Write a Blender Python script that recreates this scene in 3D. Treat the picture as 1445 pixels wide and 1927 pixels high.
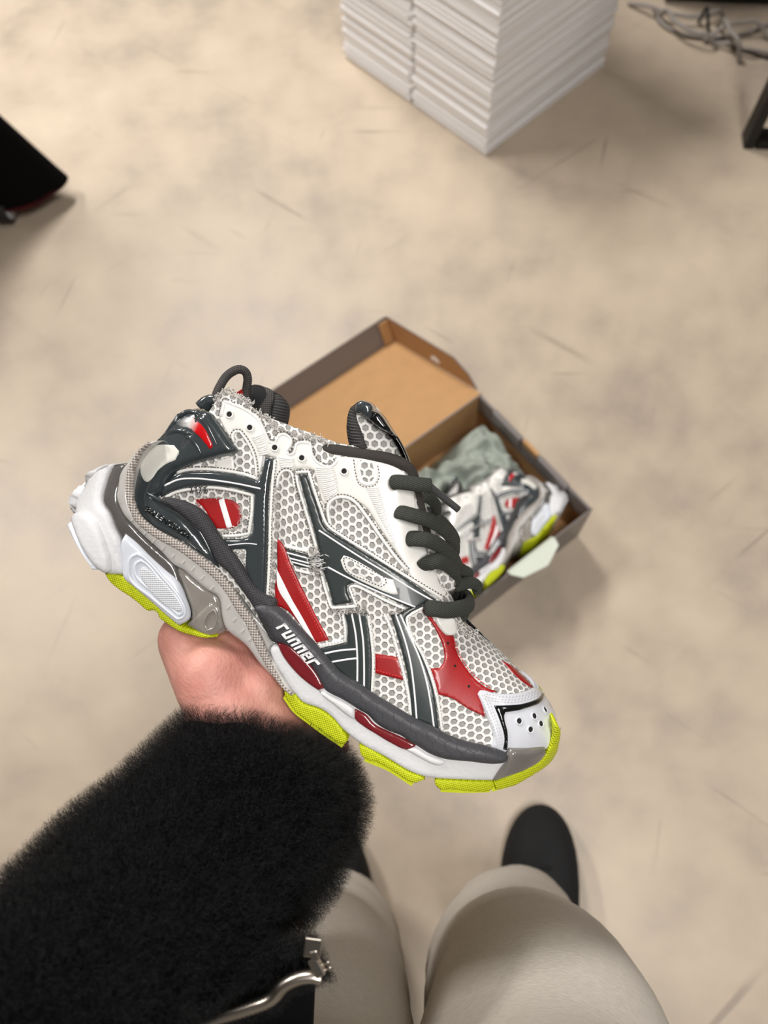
import bpy, bmesh, math, random
import numpy as np
from mathutils import Vector, Matrix, noise
from mathutils.bvhtree import BVHTree
from mathutils.geometry import delaunay_2d_cdt

for o in list(bpy.data.objects):
    bpy.data.objects.remove(o, do_unlink=True)
scene = bpy.context.scene
COL = scene.collection
random.seed(7)
PI = math.pi

# ------------------------------------------------------------------ camera
IW, IH = 1445.0, 1927.0
F = 1448.0
CX, CY = IW / 2, IH / 2
CAM_H = 1.30
NADX, NADY = 770.0, 1580.0
_n = Vector(((NADX - CX) / F, -(NADY - CY) / F, -1)).normalized()
_z = -_n
_fw = Vector((0, 0, -1))
_y = (_fw - _fw.dot(_z) * _z).normalized()
_x = _y.cross(_z)
RC = Matrix((_x, _y, _z))                 # camera axes -> world
CAM = Vector((0, 0, CAM_H))
cam_data = bpy.data.cameras.new('camera')
cam = bpy.data.objects.new('camera', cam_data)
COL.objects.link(cam)
cam.matrix_world = Matrix.Translation(CAM) @ RC.to_4x4()
cam_data.sensor_fit = 'VERTICAL'
cam_data.sensor_height = 36.0
cam_data.sensor_width = 27.0
cam_data.lens = 36.0 * F / IH
cam_data.clip_start = 0.01
cam_data.clip_end = 60
cam_data.dof.use_dof = True
cam_data.dof.focus_distance = 0.445
cam_data.dof.aperture_fstop = 6.8
scene.camera = cam

# ------------------------------------------------------------------ light
scene.view_settings.view_transform = 'Standard'
scene.view_settings.look = 'None'
scene.view_settings.exposure = 0.0
scene.view_settings.gamma = 1.0
scene.view_settings.use_curve_mapping = False
world = bpy.data.worlds.new('world')
scene.world = world
world.use_nodes = True
world.node_tree.nodes['Background'].inputs[0].default_value = (1.0, 0.96, 0.92, 1)
world.node_tree.nodes['Background'].inputs[1].default_value = 0.05


def area(name, loc, target, sx, sy, power, col=(1, .95, .88)):
    l = bpy.data.lights.new(name, 'AREA')
    l.shape = 'RECTANGLE'
    l.size, l.size_y = sx, sy
    l.energy = power
    l.color = col
    o = bpy.data.objects.new(name, l)
    COL.objects.link(o)
    o.location = loc
    d = Vector(target) - Vector(loc)
    o.rotation_euler = d.to_track_quat('-Z', 'Y').to_euler()
    return o


LC = (1, .975, .94)
area('ceiling_panel_front', (-0.75, 2.75, 3.0), (-0.75, 2.75, 0), 0.4, 1.2, 94, LC)
area('ceiling_panel_side', (-2.0, 1.9, 3.0), (-2.0, 1.9, 0), 0.3, 1.2, 80, LC)
area('ceiling_panel_right', (2.2, 0.6, 3.0), (2.2, 0.6, 0), 0.3, 1.2, 12, LC)
area('ceiling_fill_back', (0.5, -0.6, 3.0), (0.5, -0.6, 0), 0.4, 1.2, 50, LC)  # added fill from behind, raised to brighten the trouser legs


def ray(px, py):
    return (RC @ Vector(((px - CX) / F, -(py - CY) / F, -1)))


def at(px, py, h):                         # point of the picture at height h above the floor
    d = ray(px, py)
    return CAM + d * ((h - CAM.z) / d.z)


def atd(px, py, depth):                    # point of the picture at a distance along the view axis
    return CAM + ray(px, py) * depth


# ------------------------------------------------------------------ materials
def srgb(r, g, b):
    f = lambda c: (c / 255 / 12.92) if c / 255 <= .04045 else ((c / 255 + .055) / 1.055) ** 2.4
    return (f(r), f(g), f(b), 1)


class NT:
    def __init__(s, name):
        s.m = bpy.data.materials.new(name)
        s.m.use_nodes = True
        s.t = s.m.node_tree
        s.b = s.t.nodes['Principled BSDF']

    def n(s, typ, **kw):
        nd = s.t.nodes.new(typ)
        for k, v in kw.items():
            setattr(nd, k, v)
        return nd

    def l(s, a, b):
        s.t.links.new(a, b)

    def setb(s, **kw):
        for k, v in kw.items():
            s.b.inputs[k.replace('_', ' ')].default_value = v

    def math(s, op, a, b=None, c=None):
        nd = s.n('ShaderNodeMath', operation=op)
        for i, q in enumerate((a, b, c)):
            if q is None:
                continue
            if isinstance(q, (int, float)):
                nd.inputs[i].default_value = q
            else:
                s.l(q, nd.inputs[i])
        return nd.outputs[0]

    def vm(s, op, a, b=None):
        nd = s.n('ShaderNodeVectorMath', operation=op)
        for i, q in enumerate((a, b)):
            if q is None:
                continue
            if isinstance(q, tuple):
                nd.inputs[i].default_value = q
            else:
                s.l(q, nd.inputs[i])
        return nd.outputs['Value'] if op == 'DOT_PRODUCT' else nd.outputs[0]

    def ramp(s, fac, stops):
        nd = s.n('ShaderNodeValToRGB')
        el = nd.color_ramp.elements
        while len(el) > 1:
            el.remove(el[-1])
        el[0].position, el[0].color = stops[0]
        for p, c in stops[1:]:
            e = el.new(p)
            e.color = c
        s.l(fac, nd.inputs[0])
        return nd.outputs[0]

    def bump(s, h, strength=.5, dist=.0005):
        nd = s.n('ShaderNodeBump')
        nd.inputs['Strength'].default_value = strength
        nd.inputs['Distance'].default_value = dist
        s.l(h, nd.inputs['Height'])
        s.l(nd.outputs[0], s.b.inputs['Normal'])

    def noise(s, vec, scale, detail=3, rough=.5):
        nd = s.n('ShaderNodeTexNoise')
        nd.inputs['Scale'].default_value = scale
        nd.inputs['Detail'].default_value = detail
        nd.inputs['Roughness'].default_value = rough
        if vec is not None:
            s.l(vec, nd.inputs['Vector'])
        return nd.outputs[0]

    def uv(s):
        return s.n('ShaderNodeUVMap').outputs[0]

    def obj(s):
        return s.n('ShaderNodeTexCoord').outputs['Object']

    def hexd(s, uv, pitch):
        k = 1.0 / pitch
        p = s.vm('ADD', s.vm('MULTIPLY', uv, (k, k, 0)), (200.0, 200.0 * 1.7320508, 0))
        S, H = (1, 1.7320508, 1), (.5, .8660254, .5)
        a = s.vm('SUBTRACT', s.vm('MODULO', p, S), H)
        b = s.vm('SUBTRACT', s.vm('MODULO', s.vm('ADD', p, (.5, .8660254, 0)), S), H)
        la, lb = s.vm('DOT_PRODUCT', a, a), s.vm('DOT_PRODUCT', b, b)
        sel = s.math('LESS_THAN', la, lb)
        cmb = s.n('ShaderNodeCombineXYZ')
        for i in range(3):
            s.l(sel, cmb.inputs[i])
        g = s.vm('ABSOLUTE', s.vm('ADD', b, s.vm('MULTIPLY', s.vm('SUBTRACT', a, b), cmb.outputs[0])))
        sx = s.n('ShaderNodeSeparateXYZ')
        s.l(g, sx.inputs[0])
        d = s.math('MAXIMUM', s.vm('DOT_PRODUCT', g, (.5, .8660254, 0)), sx.outputs[0])
        return d, sx

    def smooth(s, v, a, b):
        nd = s.n('ShaderNodeMapRange', interpolation_type='SMOOTHSTEP')
        nd.inputs[1].default_value, nd.inputs[2].default_value = a, b
        s.l(v, nd.inputs[0])
        return nd.outputs[0]


M = {}


def plain(name, col, rough=.5, coat=0.0, spec=.5, nscale=None, nstr=.2, ndist=.0004, metal=0, vary=0.0, coord='obj'):
    t = NT(name)
    t.setb(Roughness=rough, Metallic=metal)
    t.b.inputs['Base Color'].default_value = col
    t.b.inputs['Specular IOR Level'].default_value = spec
    t.b.inputs['Coat Weight'].default_value = coat
    t.b.inputs['Coat Roughness'].default_value = .06
    vec = t.obj()
    if nscale:
        t.bump(t.noise(vec, nscale, 3), nstr, ndist)
    if vary:
        nz = t.noise(vec, 35, 4)
        lo = tuple(c * (1 - vary) for c in col[:3]) + (1,)
        hi = tuple(min(1, c * (1 + vary)) for c in col[:3]) + (1,)
        t.l(t.ramp(nz, [(.3, lo), (.7, hi)]), t.b.inputs['Base Color'])
    M[name] = t.m
    return t


def hex_fabric(name, pitch, rib, cell, dark, rough=.8):
    t = NT(name)
    uv = t.uv()
    d, sx = t.hexd(uv, pitch)
    r = t.smooth(d, .26, .39)
    web = t.noise(uv, 2200, 2, .7)
    cellcol = t.ramp(web, [(.35, dark), (.62, cell)])
    mix = t.n('ShaderNodeMix', data_type='RGBA')
    t.l(r, mix.inputs['Factor'])
    t.l(cellcol, mix.inputs['A'])
    mix.inputs['B'].default_value = rib
    t.l(mix.outputs['Result'], t.b.inputs['Base Color'])
    t.setb(Roughness=rough)
    t.b.inputs['Specular IOR Level'].default_value = .25
    h = t.math('ADD', r, t.math('MULTIPLY', t.noise(uv, 3000, 2), .25))
    t.bump(h, 1.0, .0009)
    M[name] = t.m


def knurl(name, pitch, hi, lo, rough=.6, dist=.0004, ang=.6, asp=1.0):
    t = NT(name)
    uv = t.uv()
    sp = t.n('ShaderNodeSeparateXYZ')
    t.l(uv, sp.inputs[0])
    c, s_ = math.cos(ang), math.sin(ang)
    k = 2 * PI / pitch
    a = t.math('ADD', t.math('MULTIPLY', sp.outputs[0], k * c), t.math('MULTIPLY', sp.outputs[1], k * s_))
    b = t.math('ADD', t.math('MULTIPLY', sp.outputs[0], -k * s_ * asp), t.math('MULTIPLY', sp.outputs[1], k * c * asp))
    v = t.math('MULTIPLY', t.math('SINE', a), t.math('SINE', b))
    v = t.smooth(v, -.7, .7)
    t.l(t.ramp(v, [(.25, lo), (.75, hi)]), t.b.inputs['Base Color'])
    t.setb(Roughness=rough)
    t.bump(v, .9, dist)
    M[name] = t.m


hex_fabric('mesh_fabric', .0049, srgb(238, 236, 232), srgb(182, 179, 175), srgb(126, 124, 121))
plain('white_tpu', srgb(236, 234, 229), .28, .45, .5, 90, .08, .0006)
plain('white_edge', srgb(236, 235, 231), .4, .1)
plain('white_print', srgb(240, 240, 242), .4)
plain('dark_gloss', srgb(58, 64, 67), .17, .9, .6)
plain('dark_strip', srgb(48, 55, 55), .36, .2, .5)
plain('red_leather', srgb(158, 10, 15), .42, .25, .5, 900, .12, .0003, vary=.12)
plain('cream_leather', srgb(222, 220, 212), .5, 0, .4, 700, .2, .0003)
plain('black_gloss', srgb(20, 22, 23), .12, .8)
plain('black_fabric', srgb(40, 40, 41), .9, 0, .2, 900, .4, .0004)
plain('white_foam', srgb(216, 216, 218), .55, .05, .4, 420, .5, .0005)
plain('white_plate', srgb(214, 218, 227), .3, .3)
plain('grey_tpu', srgb(188, 185, 181), .28, .6, .5, vary=.1)
plain('dark_clear', srgb(92, 89, 87), .14, .9, .6, vary=.12)
plain('arch_clear', srgb(140, 134, 127), .12, .9, .6, 60, .25, .002, vary=.15)
plain('maroon_clear', srgb(120, 36, 42), .2, .6)
plain('toe_clear', srgb(122, 118, 114), .15, .9, .5, 90, .4, .001, vary=.18)
plain('toe_white', srgb(214, 216, 224), .28, .5)
plain('hole_dark', srgb(30, 29, 28), .9)
plain('fuzz', srgb(228, 224, 220), .95, 0, .1)
plain('stitch_dark', srgb(92, 88, 82), .8)
plain('stitch_red', srgb(212, 40, 40), .6)
plain('stitch_white', srgb(205, 205, 205), .7)
plain('black_thread', srgb(28, 27, 27), .7)
plain('aglet', srgb(70, 70, 70), .3, .5)
knurl('knurl_light', .0021, srgb(206, 199, 193), srgb(146, 134, 126), .6, .0006, .75)
knurl('knurl_dark', .0013, srgb(70, 69, 72), srgb(48, 47, 50), .6, .0004, .6)
knurl('yellow_rubber', .0016, srgb(214, 222, 22), srgb(186, 198, 8), .5, .0005, -.5)
knurl('white_knurl', .0016, srgb(232, 234, 238), srgb(205, 208, 214), .4, .0004, .8)
knurl('lace_fabric', .0017, srgb(74, 77, 71), srgb(44, 47, 42), .85, .0006, .1, 1.3)
knurl('loop_cord', .0016, srgb(88, 84, 82), srgb(50, 48, 48), .8, .0004, .8)
knurl('elastic_cord', .0009, srgb(66, 60, 56), srgb(46, 42, 39), .7, .0002, 0.0)
knurl('ribbed_binding', .0015, srgb(70, 68, 68), srgb(38, 37, 38), .8, .0006, 1.35, .05)

# rubber with raised hexagon outlines
t = NT('hex_rubber')
uv = t.uv()
d, _ = t.hexd(uv, .0062)
ln = t.smooth(d, .462, .492)
t.l(t.ramp(ln, [(0, srgb(66, 66, 70)), (1, srgb(80, 80, 84))]), t.b.inputs['Base Color'])
t.setb(Roughness=.5)
t.bump(ln, .8, .0005)
M['hex_rubber'] = t.m
# white fading to red (the reflector lens)
t = NT('lens_fade')
uv = t.uv()
sp = t.n('ShaderNodeSeparateXYZ')
t.l(uv, sp.inputs[0])
v = t.math('ADD', t.math('MULTIPLY', sp.outputs[0], .9), t.math('MULTIPLY', sp.outputs[1], -.45))
U0 = (345 * .9 + 800 * .45) * .0003
U1 = (393 * .9 + 815 * .45) * .0003
mr = t.smooth(v, U0, U1)
t.l(t.ramp(mr, [(0, srgb(74, 78, 80)), (.35, srgb(214, 210, 208)), (.55, srgb(206, 170, 168)), (.75, srgb(200, 24, 30)), (1, srgb(196, 18, 24))]), t.b.inputs['Base Color'])
t.setb(Roughness=.2)
t.b.inputs['Coat Weight'].default_value = .6
M['lens_fade'] = t.m

# floor: sealed beige concrete with clouds, specks and scuffs
t = NT('floor_concrete')
g = t.n('ShaderNodeTexCoord').outputs['Object']
n1 = t.noise(g, 2.2, 5, .55)
n2 = t.noise(g, 9, 6, .6)
n3 = t.noise(g, 60, 3, .6)
cloud = t.math('ADD', t.math('MULTIPLY', n1, .6), t.math('MULTIPLY', n2, .4))
base = t.ramp(cloud, [(.33, srgb(160, 147, 134)), (.5, srgb(187, 171, 152)), (.68, srgb(201, 185, 164))])


def scratch(rot, sc, lo, hi):
    m0 = t.n('ShaderNodeMapping')
    m0.inputs['Rotation'].default_value = (0, 0, rot)
    t.l(g, m0.inputs[0])
    mp = t.n('ShaderNodeMapping')
    mp.inputs['Scale'].default_value = sc
    t.l(m0.outputs[0], mp.inputs[0])
    w = t.n('ShaderNodeTexNoise')
    w.inputs['Scale'].default_value = 1
    w.inputs['Detail'].default_value = 3
    w.inputs['Distortion'].default_value = .35
    t.l(mp.outputs[0], w.inputs['Vector'])
    return t.smooth(w.outputs[0], lo, hi)


sc = None
for rot, s_, lo, hi in ((.7, (2.2, 34, 1), .66, .73), (-.6, (2.0, 30, 1), .66, .74), (1.9, (3, 42, 1), .67, .73), (.15, (2.5, 50, 1), .68, .74)):
    q = scratch(rot, s_, lo, hi)
    sc = q if sc is None else t.math('MAXIMUM', sc, q)
msk = t.smooth(t.noise(g, 3.1, 3), .42, .62)
sc = t.math('MULTIPLY', t.math('MULTIPLY', sc, msk), .5)
mx = t.n('ShaderNodeMix', data_type='RGBA')
t.l(sc, mx.inputs['Factor'])
t.l(base, mx.inputs['A'])
mx.inputs['B'].default_value = srgb(118, 106, 96)
spk = t.smooth(n3, .70, .78)
mx2 = t.n('ShaderNodeMix', data_type='RGBA')
t.l(t.math('MULTIPLY', spk, .3), mx2.inputs['Factor'])
t.l(mx.outputs['Result'], mx2.inputs['A'])
mx2.inputs['B'].default_value = srgb(130, 116, 102)
t.l(mx2.outputs['Result'], t.b.inputs['Base Color'])
rr = t.n('ShaderNodeMapRange')
rr.inputs[3].default_value, rr.inputs[4].default_value = .34, .52
t.l(n2, rr.inputs[0])
t.l(rr.outputs[0], t.b.inputs['Roughness'])
t.b.inputs['Specular IOR Level'].default_value = .45
t.bump(t.math('ADD', n2, t.math('MULTIPLY', sc, -.5)), .12, .004)
M['floor_concrete'] = t.m

plain('carton_white', srgb(240, 238, 238), .6, 0, .3, 60, .15, .002)
plain('kraft', srgb(180, 139, 95), .75, 0, .3, 40, .05, .001, vary=.04)
plain('box_grey', srgb(122, 115, 113), .42, .1, .4)
plain('tissue', srgb(150, 157, 148), .7, 0, .3)
plain('sheet', srgb(205, 210, 198), .6, 0, .3)
plain('black_metal', srgb(14, 13, 13), .45, 0, .4)
plain('cable_grey', srgb(150, 143, 138), .5, 0, .4)
plain('black_plastic', srgb(14, 13, 12), .5, 0, .3)
plain('coat_black', srgb(9, 8, 9), .95, 0, .1)
plain('coat_red', srgb(78, 12, 22), .7, 0, .2)
plain('chrome', srgb(185, 188, 196), .16, 0, .5, metal=1)
plain('hub_white', srgb(178, 182, 192), .3, .3)
plain('wall_grey', srgb(122, 117, 111), .8)  # unseen walls, colour darkened to grey to cut the bounced light
plain('dark_rubber', srgb(22, 22, 24), .6)
plain('fur_base', srgb(8, 8, 9), 1, 0, .05)
plain('wool_black', srgb(10, 10, 11), .95, 0, .1)
plain('zip_metal', srgb(176, 168, 158), .28, 0, .5, metal=1)
plain('suede_black', srgb(27, 27, 28), .85, 0, .25, 500, .4, .0008)
plain('sole_black', srgb(20, 20, 21), .7, 0, .3)
t = NT('fur')
t.b.inputs['Base Color'].default_value = srgb(11, 11, 13)
t.setb(Roughness=.45)
t.b.inputs['Specular IOR Level'].default_value = .35
M['fur'] = t.m
# grey marl trouser jersey
t = NT('marl')
g = t.obj()
mp = t.n('ShaderNodeMapping')
mp.inputs['Scale'].default_value = (220, 220, 1500)
mp.inputs['Rotation'].default_value = (.5, .35, .2)
t.l(g, mp.inputs[0])
nz = t.noise(mp.outputs[0], 1.0, 3, .6)
t.l(t.ramp(nz, [(.25, srgb(178, 170, 161)), (.75, srgb(204, 197, 188))]), t.b.inputs['Base Color'])
t.setb(Roughness=.9)
t.b.inputs['Specular IOR Level'].default_value = .2
t.bump(nz, .25, .0008)
M['marl'] = t.m
# skin
t = NT('skin')
g = t.obj()
n1 = t.noise(g, 26, 4, .6)
n2 = t.noise(g, 520, 3, .6)
t.l(t.ramp(n1, [(.3, srgb(196, 130, 118)), (.55, srgb(208, 148, 134)), (.75, srgb(214, 162, 144))]), t.b.inputs['Base Color'])
t.setb(Roughness=.5)
t.b.inputs['Subsurface Weight'].default_value = .12
t.b.inputs['Subsurface Radius'].default_value = (.006, .0025, .0015)
mpw = t.n('ShaderNodeMapping')
mpw.inputs['Rotation'].default_value = (.3, .5, .9)
mpw2 = t.n('ShaderNodeMapping')
mpw2.inputs['Scale'].default_value = (90, 420, 420)
t.l(g, mpw.inputs[0])
t.l(mpw.outputs[0], mpw2.inputs[0])
nw = t.noise(mpw2.outputs[0], 1.0, 4, .6)
t.bump(t.math('ADD', t.math('MULTIPLY', n2, .5), nw), .6, .0009)
M['skin'] = t.m
plain('nail', srgb(226, 176, 164), .3, .2)


# ------------------------------------------------------------------ object helpers
def link(name, me, mat=None, parent=None, smooth=True):
    o = bpy.data.objects.new(name, me)
    COL.objects.link(o)
    if mat:
        me.materials.append(M[mat])
    if parent:
        o.parent = parent
    if smooth and len(me.polygons):
        me.polygons.foreach_set('use_smooth', [True] * len(me.polygons))
    return o


def mesh(name, V, Fc, mat=None, parent=None, smooth=True, uv=None):
    me = bpy.data.meshes.new(name)
    me.from_pydata([tuple(v) for v in V], [], Fc)
    if uv is not None:
        L = me.uv_layers.new(name='UVMap')
        idx = np.zeros(len(me.loops), dtype=np.int32)
        me.loops.foreach_get('vertex_index', idx)
        L.data.foreach_set('uv', np.asarray(uv, dtype=np.float32)[idx].ravel())
    me.validate()
    me.update()
    return link(name, me, mat, parent, smooth)


def thing(name, label, cat, loc=(0, 0, 0), group=None):
    o = bpy.data.objects.new(name, None)
    o.empty_display_size = .05
    COL.objects.link(o)
    o.location = loc
    return tag(o, label, cat, group)


def tag(o, label, cat, group=None, kind=None):
    if label:
        o['label'] = label
    if cat:
        o['category'] = cat
    if group:
        o['group'] = group
    if kind:
        o['kind'] = kind
    return o


def box_vf(x0, x1, y0, y1, z0, z1):
    V = [(x, y, z) for z in (z0, z1) for y in (y0, y1) for x in (x0, x1)]
    Fc = [(0, 2, 3, 1), (4, 5, 7, 6), (0, 1, 5, 4), (2, 6, 7, 3), (0, 4, 6, 2), (1, 3, 7, 5)]
    return V, Fc


def bevel_obj(o, w, seg=2):
    m = o.modifiers.new('bevel', 'BEVEL')
    m.width = w
    m.segments = seg
    m.limit_method = 'ANGLE'
    return o


def tube_vf(P, rad, sides=10, flat=None, normals=None, cap=True, closed=False):
    """tube along points P; rad scalar or list; flat = thickness / width, normals = direction of the thin axis"""
    P = [Vector(p) for p in P]
    n = len(P)
    R = [rad] * n if isinstance(rad, (int, float)) else list(rad)
    V, Fc, UVs = [], [], []
    prev = None
    L = 0
    for i, p in enumerate(P):
        if closed:
            tg = (P[(i + 1) % n] - P[i - 1]).normalized()
        else:
            tg = (P[min(i + 1, n - 1)] - P[max(i - 1, 0)]).normalized()
        if normals is not None:
            nn = Vector(normals[i])
        elif prev is None:
            nn = tg.orthogonal()
        else:
            nn = prev
        nn = (nn - nn.dot(tg) * tg)
        nn = nn.normalized() if nn.length > 1e-6 else tg.orthogonal().normalized()
        prev = nn
        bn = tg.cross(nn)
        if i:
            L += (P[i] - P[i - 1]).length
        for k in range(sides):
            a = 2 * PI * k / sides
            fx = 1.0 if flat is None else flat
            V.append(p + bn * (R[i] * math.cos(a)) + nn * (R[i] * fx * math.sin(a)))
            UVs.append((L, R[i] * 2 * PI * abs(k / sides - .5)))
    m = n if closed else n - 1
    for i in range(m):
        for k in range(sides):
            a, b = i * sides + k, i * sides + (k + 1) % sides
            c, d_ = ((i + 1) % n) * sides + (k + 1) % sides, ((i + 1) % n) * sides + k
            Fc.append((a, b, c, d_))
    if cap and not closed:
        Fc.append(tuple(range(sides))[::-1])
        Fc.append(tuple((n - 1) * sides + k for k in range(sides)))
    return V, Fc, UVs


def catmull(P, per=6, closed=False):
    P = [np.array(p, float) for p in P]
    n = len(P)
    out = []
    seg = n if closed else n - 1
    for i in range(seg):
        p0 = P[i - 1] if (i > 0 or closed) else 2 * P[0] - P[1]
        p1, p2 = P[i], P[(i + 1) % n]
        p3 = P[(i + 2) % n] if (i + 2 < n or closed) else 2 * P[-1] - P[-2]
        for k in range(per):
            s = k / per
            out.append(.5 * ((2 * p1) + (p2 - p0) * s + (2 * p0 - 5 * p1 + 4 * p2 - p3) * s * s + (3 * p1 - p0 - 3 * p2 + p3) * s ** 3))
    if not closed:
        out.append(P[-1])
    return out


def tube(name, P, rad, mat, parent=None, sides=10, **kw):
    V, Fc, UVs = tube_vf(P, rad, sides, **kw)
    return mesh(name, V, Fc, mat, parent, uv=UVs)


# ------------------------------------------------------------------ the room floor
V, Fc = box_vf(-4, 4, -3, 6, -.05, 0)
fl = mesh('floor', V, Fc, 'floor_concrete', smooth=False)
for nm, b in (('wall_left', (-4.1, -4, -3, 6, 0, 3.1)), ('wall_right', (4, 4.1, -3, 6, 0, 3.1)), ('wall_back', (-4.1, 4.1, 6, 6.1, 0, 3.1)), ('wall_front', (-4.1, 4.1, -3.1, -3, 0, 3.1)), ('ceiling', (-4.1, 4.1, -3.1, 6.1, 3.1, 3.2))):
    V, Fc = box_vf(*b)
    tag(mesh(nm, V, Fc, 'wall_grey', smooth=False), 'plain grey room ' + nm.split('_')[0], None, kind='structure')
tag(fl, 'scuffed beige sealed concrete floor', None, kind='structure')

# ------------------------------------------------------------------ stack of flattened white cartons
ST = at(912, 294, 0)
dA = (at(665, 98, 0) - ST)
dB = (at(1120, 115, 0) - ST)
lA, lB = dA.length, dB.length
mid = (dA.normalized() + dB.normalized()).normalized()
perp = Vector((-mid.y, mid.x, 0))
eA, eB = (mid + perp).normalized(), (mid - perp).normalized()
STM = Matrix(((eB.x, eA.x, 0), (eB.y, eA.y, 0), (0, 0, 1)))


def carton_mesh(seed, th):
    rnd = random.Random(seed)
    a, b = lB, lA
    j = .5 + rnd.uniform(-.012, .012)
    out = [(0, 0), (a, 0), (a, b), (0, b), (0, b * j + .006), (.012, b * j + .003), (.012, b * j - .003), (0, b * j - .006)]
    bm = bmesh.new()
    lo = [bm.verts.new((x, y, 0)) for x, y in out]
    hi = [bm.verts.new((x, y, th)) for x, y in out]
    n = len(out)
    bm.faces.new(lo[::-1])
    bm.faces.new(hi)
    for i in range(n):
        bm.faces.new((lo[i], lo[(i + 1) % n], hi[(i + 1) % n], hi[i]))
    bmesh.ops.bevel(bm, geom=[e for e in bm.edges if abs(e.verts[0].co.z - e.verts[1].co.z) < 1e-6], offset=th * .3, segments=2, affect='EDGES', profile=.6)
    me = bpy.data.meshes.new('carton')
    bm.to_mesh(me)
    bm.free()
    me.materials.append(M['carton_white'])
    return me


kinds = [(carton_mesh(i, th), th) for i, th in enumerate((.0065, .009, .012, .017))]
z = 0.0
i = 0
rnd = random.Random(4)
while z < .56:
    me, th = kinds[rnd.choice((0, 0, 1, 1, 2, 3))]
    o = bpy.data.objects.new('flattened_carton', me)
    COL.objects.link(o)
    c = ST + eA * rnd.uniform(-.0025, .0025) + eB * rnd.uniform(-.0025, .0025)
    o.matrix_world = Matrix.Translation((c.x, c.y, z)) @ STM.to_4x4() @ Matrix.Rotation(rnd.uniform(-.005, .005), 4, 'Z')
    tag(o, 'flat-folded white cardboard carton lying in the tall white stack', 'carton', 'flattened cartons in the white stack')
    z += th + .0003
    i += 1

# ------------------------------------------------------------------ desk with a black frame leg
DF = at(1390, 279, 0)
dd = (at(1445, 281, 0) - DF).normalized()
dn = Vector((-dd.y, dd.x, 0))
desk = thing('desk', 'desk with black square steel frame legs standing beside the grey cables', 'desk', DF)


def bar(name, p, q, wx, mat, parent, side, wy=None):
    p, q = Vector(p), Vector(q)
    ax = (q - p).normalized()
    s = Vector(side)
    s = (s - s.dot(ax) * ax).normalized()
    t_ = ax.cross(s)
    wy = wy or wx
    V = []
    for c in (p, q):
        for a, b in ((-1, -1), (1, -1), (1, 1), (-1, 1)):
            V.append(c + s * a * wx / 2 + t_ * b * wy / 2)
    Fc = [(3, 2, 1, 0), (4, 5, 6, 7)] + [(k, (k + 1) % 4, (k + 1) % 4 + 4, k + 4) for k in range(4)]
    return bevel_obj(mesh(name, V, Fc, mat, parent, smooth=False), .002)


for off in (0, 1.25):
    o0 = dn * (off + .02)
    bar('post', o0 + dd * .02 + Vector((0, 0, .0)), o0 + dd * .02 + Vector((0, 0, .70)), .022, 'black_metal', desk, dd, .045)
    bar('post', o0 + dd * .62, o0 + dd * .62 + Vector((0, 0, .70)), .022, 'black_metal', desk, dd, .045)
    bar('foot_bar', o0 + dd * .035 + Vector((0, 0, .011)), o0 + dd * .605 + Vector((0, 0, .011)), .022, 'black_metal', desk, (0, 0, 1), .045)
tv = [dn * -.03 + dd * -.02, dn * -.03 + dd * .68, dn * 1.34 + dd * .68, dn * 1.34 + dd * -.02]
V = [v + Vector((0, 0, h)) for h in (.70, .728) for v in tv]
mesh('desktop', V, [(3, 2, 1, 0), (4, 5, 6, 7)] + [(k, (k + 1) % 4, (k + 1) % 4 + 4, k + 4) for k in range(4)], 'cable_grey', desk, smooth=False)

# plain black box filling the dark area behind the cables
b0, b1 = at(1244, 8, 0), at(1450, 16, 0)
e1 = (b1 - b0).normalized()
e2 = Vector((-e1.y, e1.x, 0))
tw = thing('black_box', 'plain black box standing on the floor behind the grey cables', 'computer', b0)
L_ = (b1 - b0).length + .1
V = [e1 * x + e2 * y + Vector((0, 0, z_)) for z_ in (.012, .42) for y in (0, .19) for x in (0, L_)]
bevel_obj(mesh('case', V, box_vf(0, 1, 0, 1, 0, 1)[1], 'black_plastic', tw, smooth=False), .006)
for x in (.04, L_ - .04):
    for y in (.03, .16):
        c = e1 * x + e2 * y
        tube('foot', [c, c + Vector((0, 0, .014))], .012, 'dark_rubber', tw, 12)
V = [e1 * x + e2 * y + Vector((0, 0, z_)) for z_ in (.05, .38) for y in (-.004, .002) for x in (.03, L_ - .03)]
mesh('front_panel', V, box_vf(0, 1, 0, 1, 0, 1)[1], 'black_metal', tw, smooth=False)

# ------------------------------------------------------------------ cables
CB = [((200, -30), (350, 52), (480, 100), (620, 132), (770, 150), (900, 130), (1000, 92), (1060, 66)),
      ((500, 50), (528, 90), (600, 190), (700, 258), (800, 298), (900, 318), (1020, 328)),
      ((410, 60), (450, 170), (520, 240), (640, 300), (760, 325), (880, 336), (1000, 336), (1110, 328), (1250, 298), (1400, 238), (1500, 190)),
      ((872, 50), (882, 80), (900, 130), (960, 205)),
      ((1046, 80), (1058, 180), (1100, 280), (1180, 375), (1245, 412)),
      ((950, 345), (1080, 392), (1200, 430), (1300, 452), (1500, 440)),
      ((900, 272), (1050, 240), (1200, 206), (1350, 206), (1500, 250)),
      ((980, 358), (1150, 432), (1300, 482), (1500, 545))]
CL = ['grey cable sagging in a wide arc in front of the black case', 'grey cable bending down steeply from behind the black case', 'long grey cable looped widest of the bundle on the floor',
      'short grey cable end poking out of the bundle', 'pale grey cable crossing over the other cables towards the desk leg', 'thin beige-grey cable running flat to the desk leg',
      'grey cable arching over the bundle near the desk leg', 'dark grey cable lying outermost beside the desk leg']
CR = [.0045, .0048, .0045, .0038, .0048, .0042, .0045, .003]
CHH = [.022, .034, .0065, .046, .046, .018, .033, .004]
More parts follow.
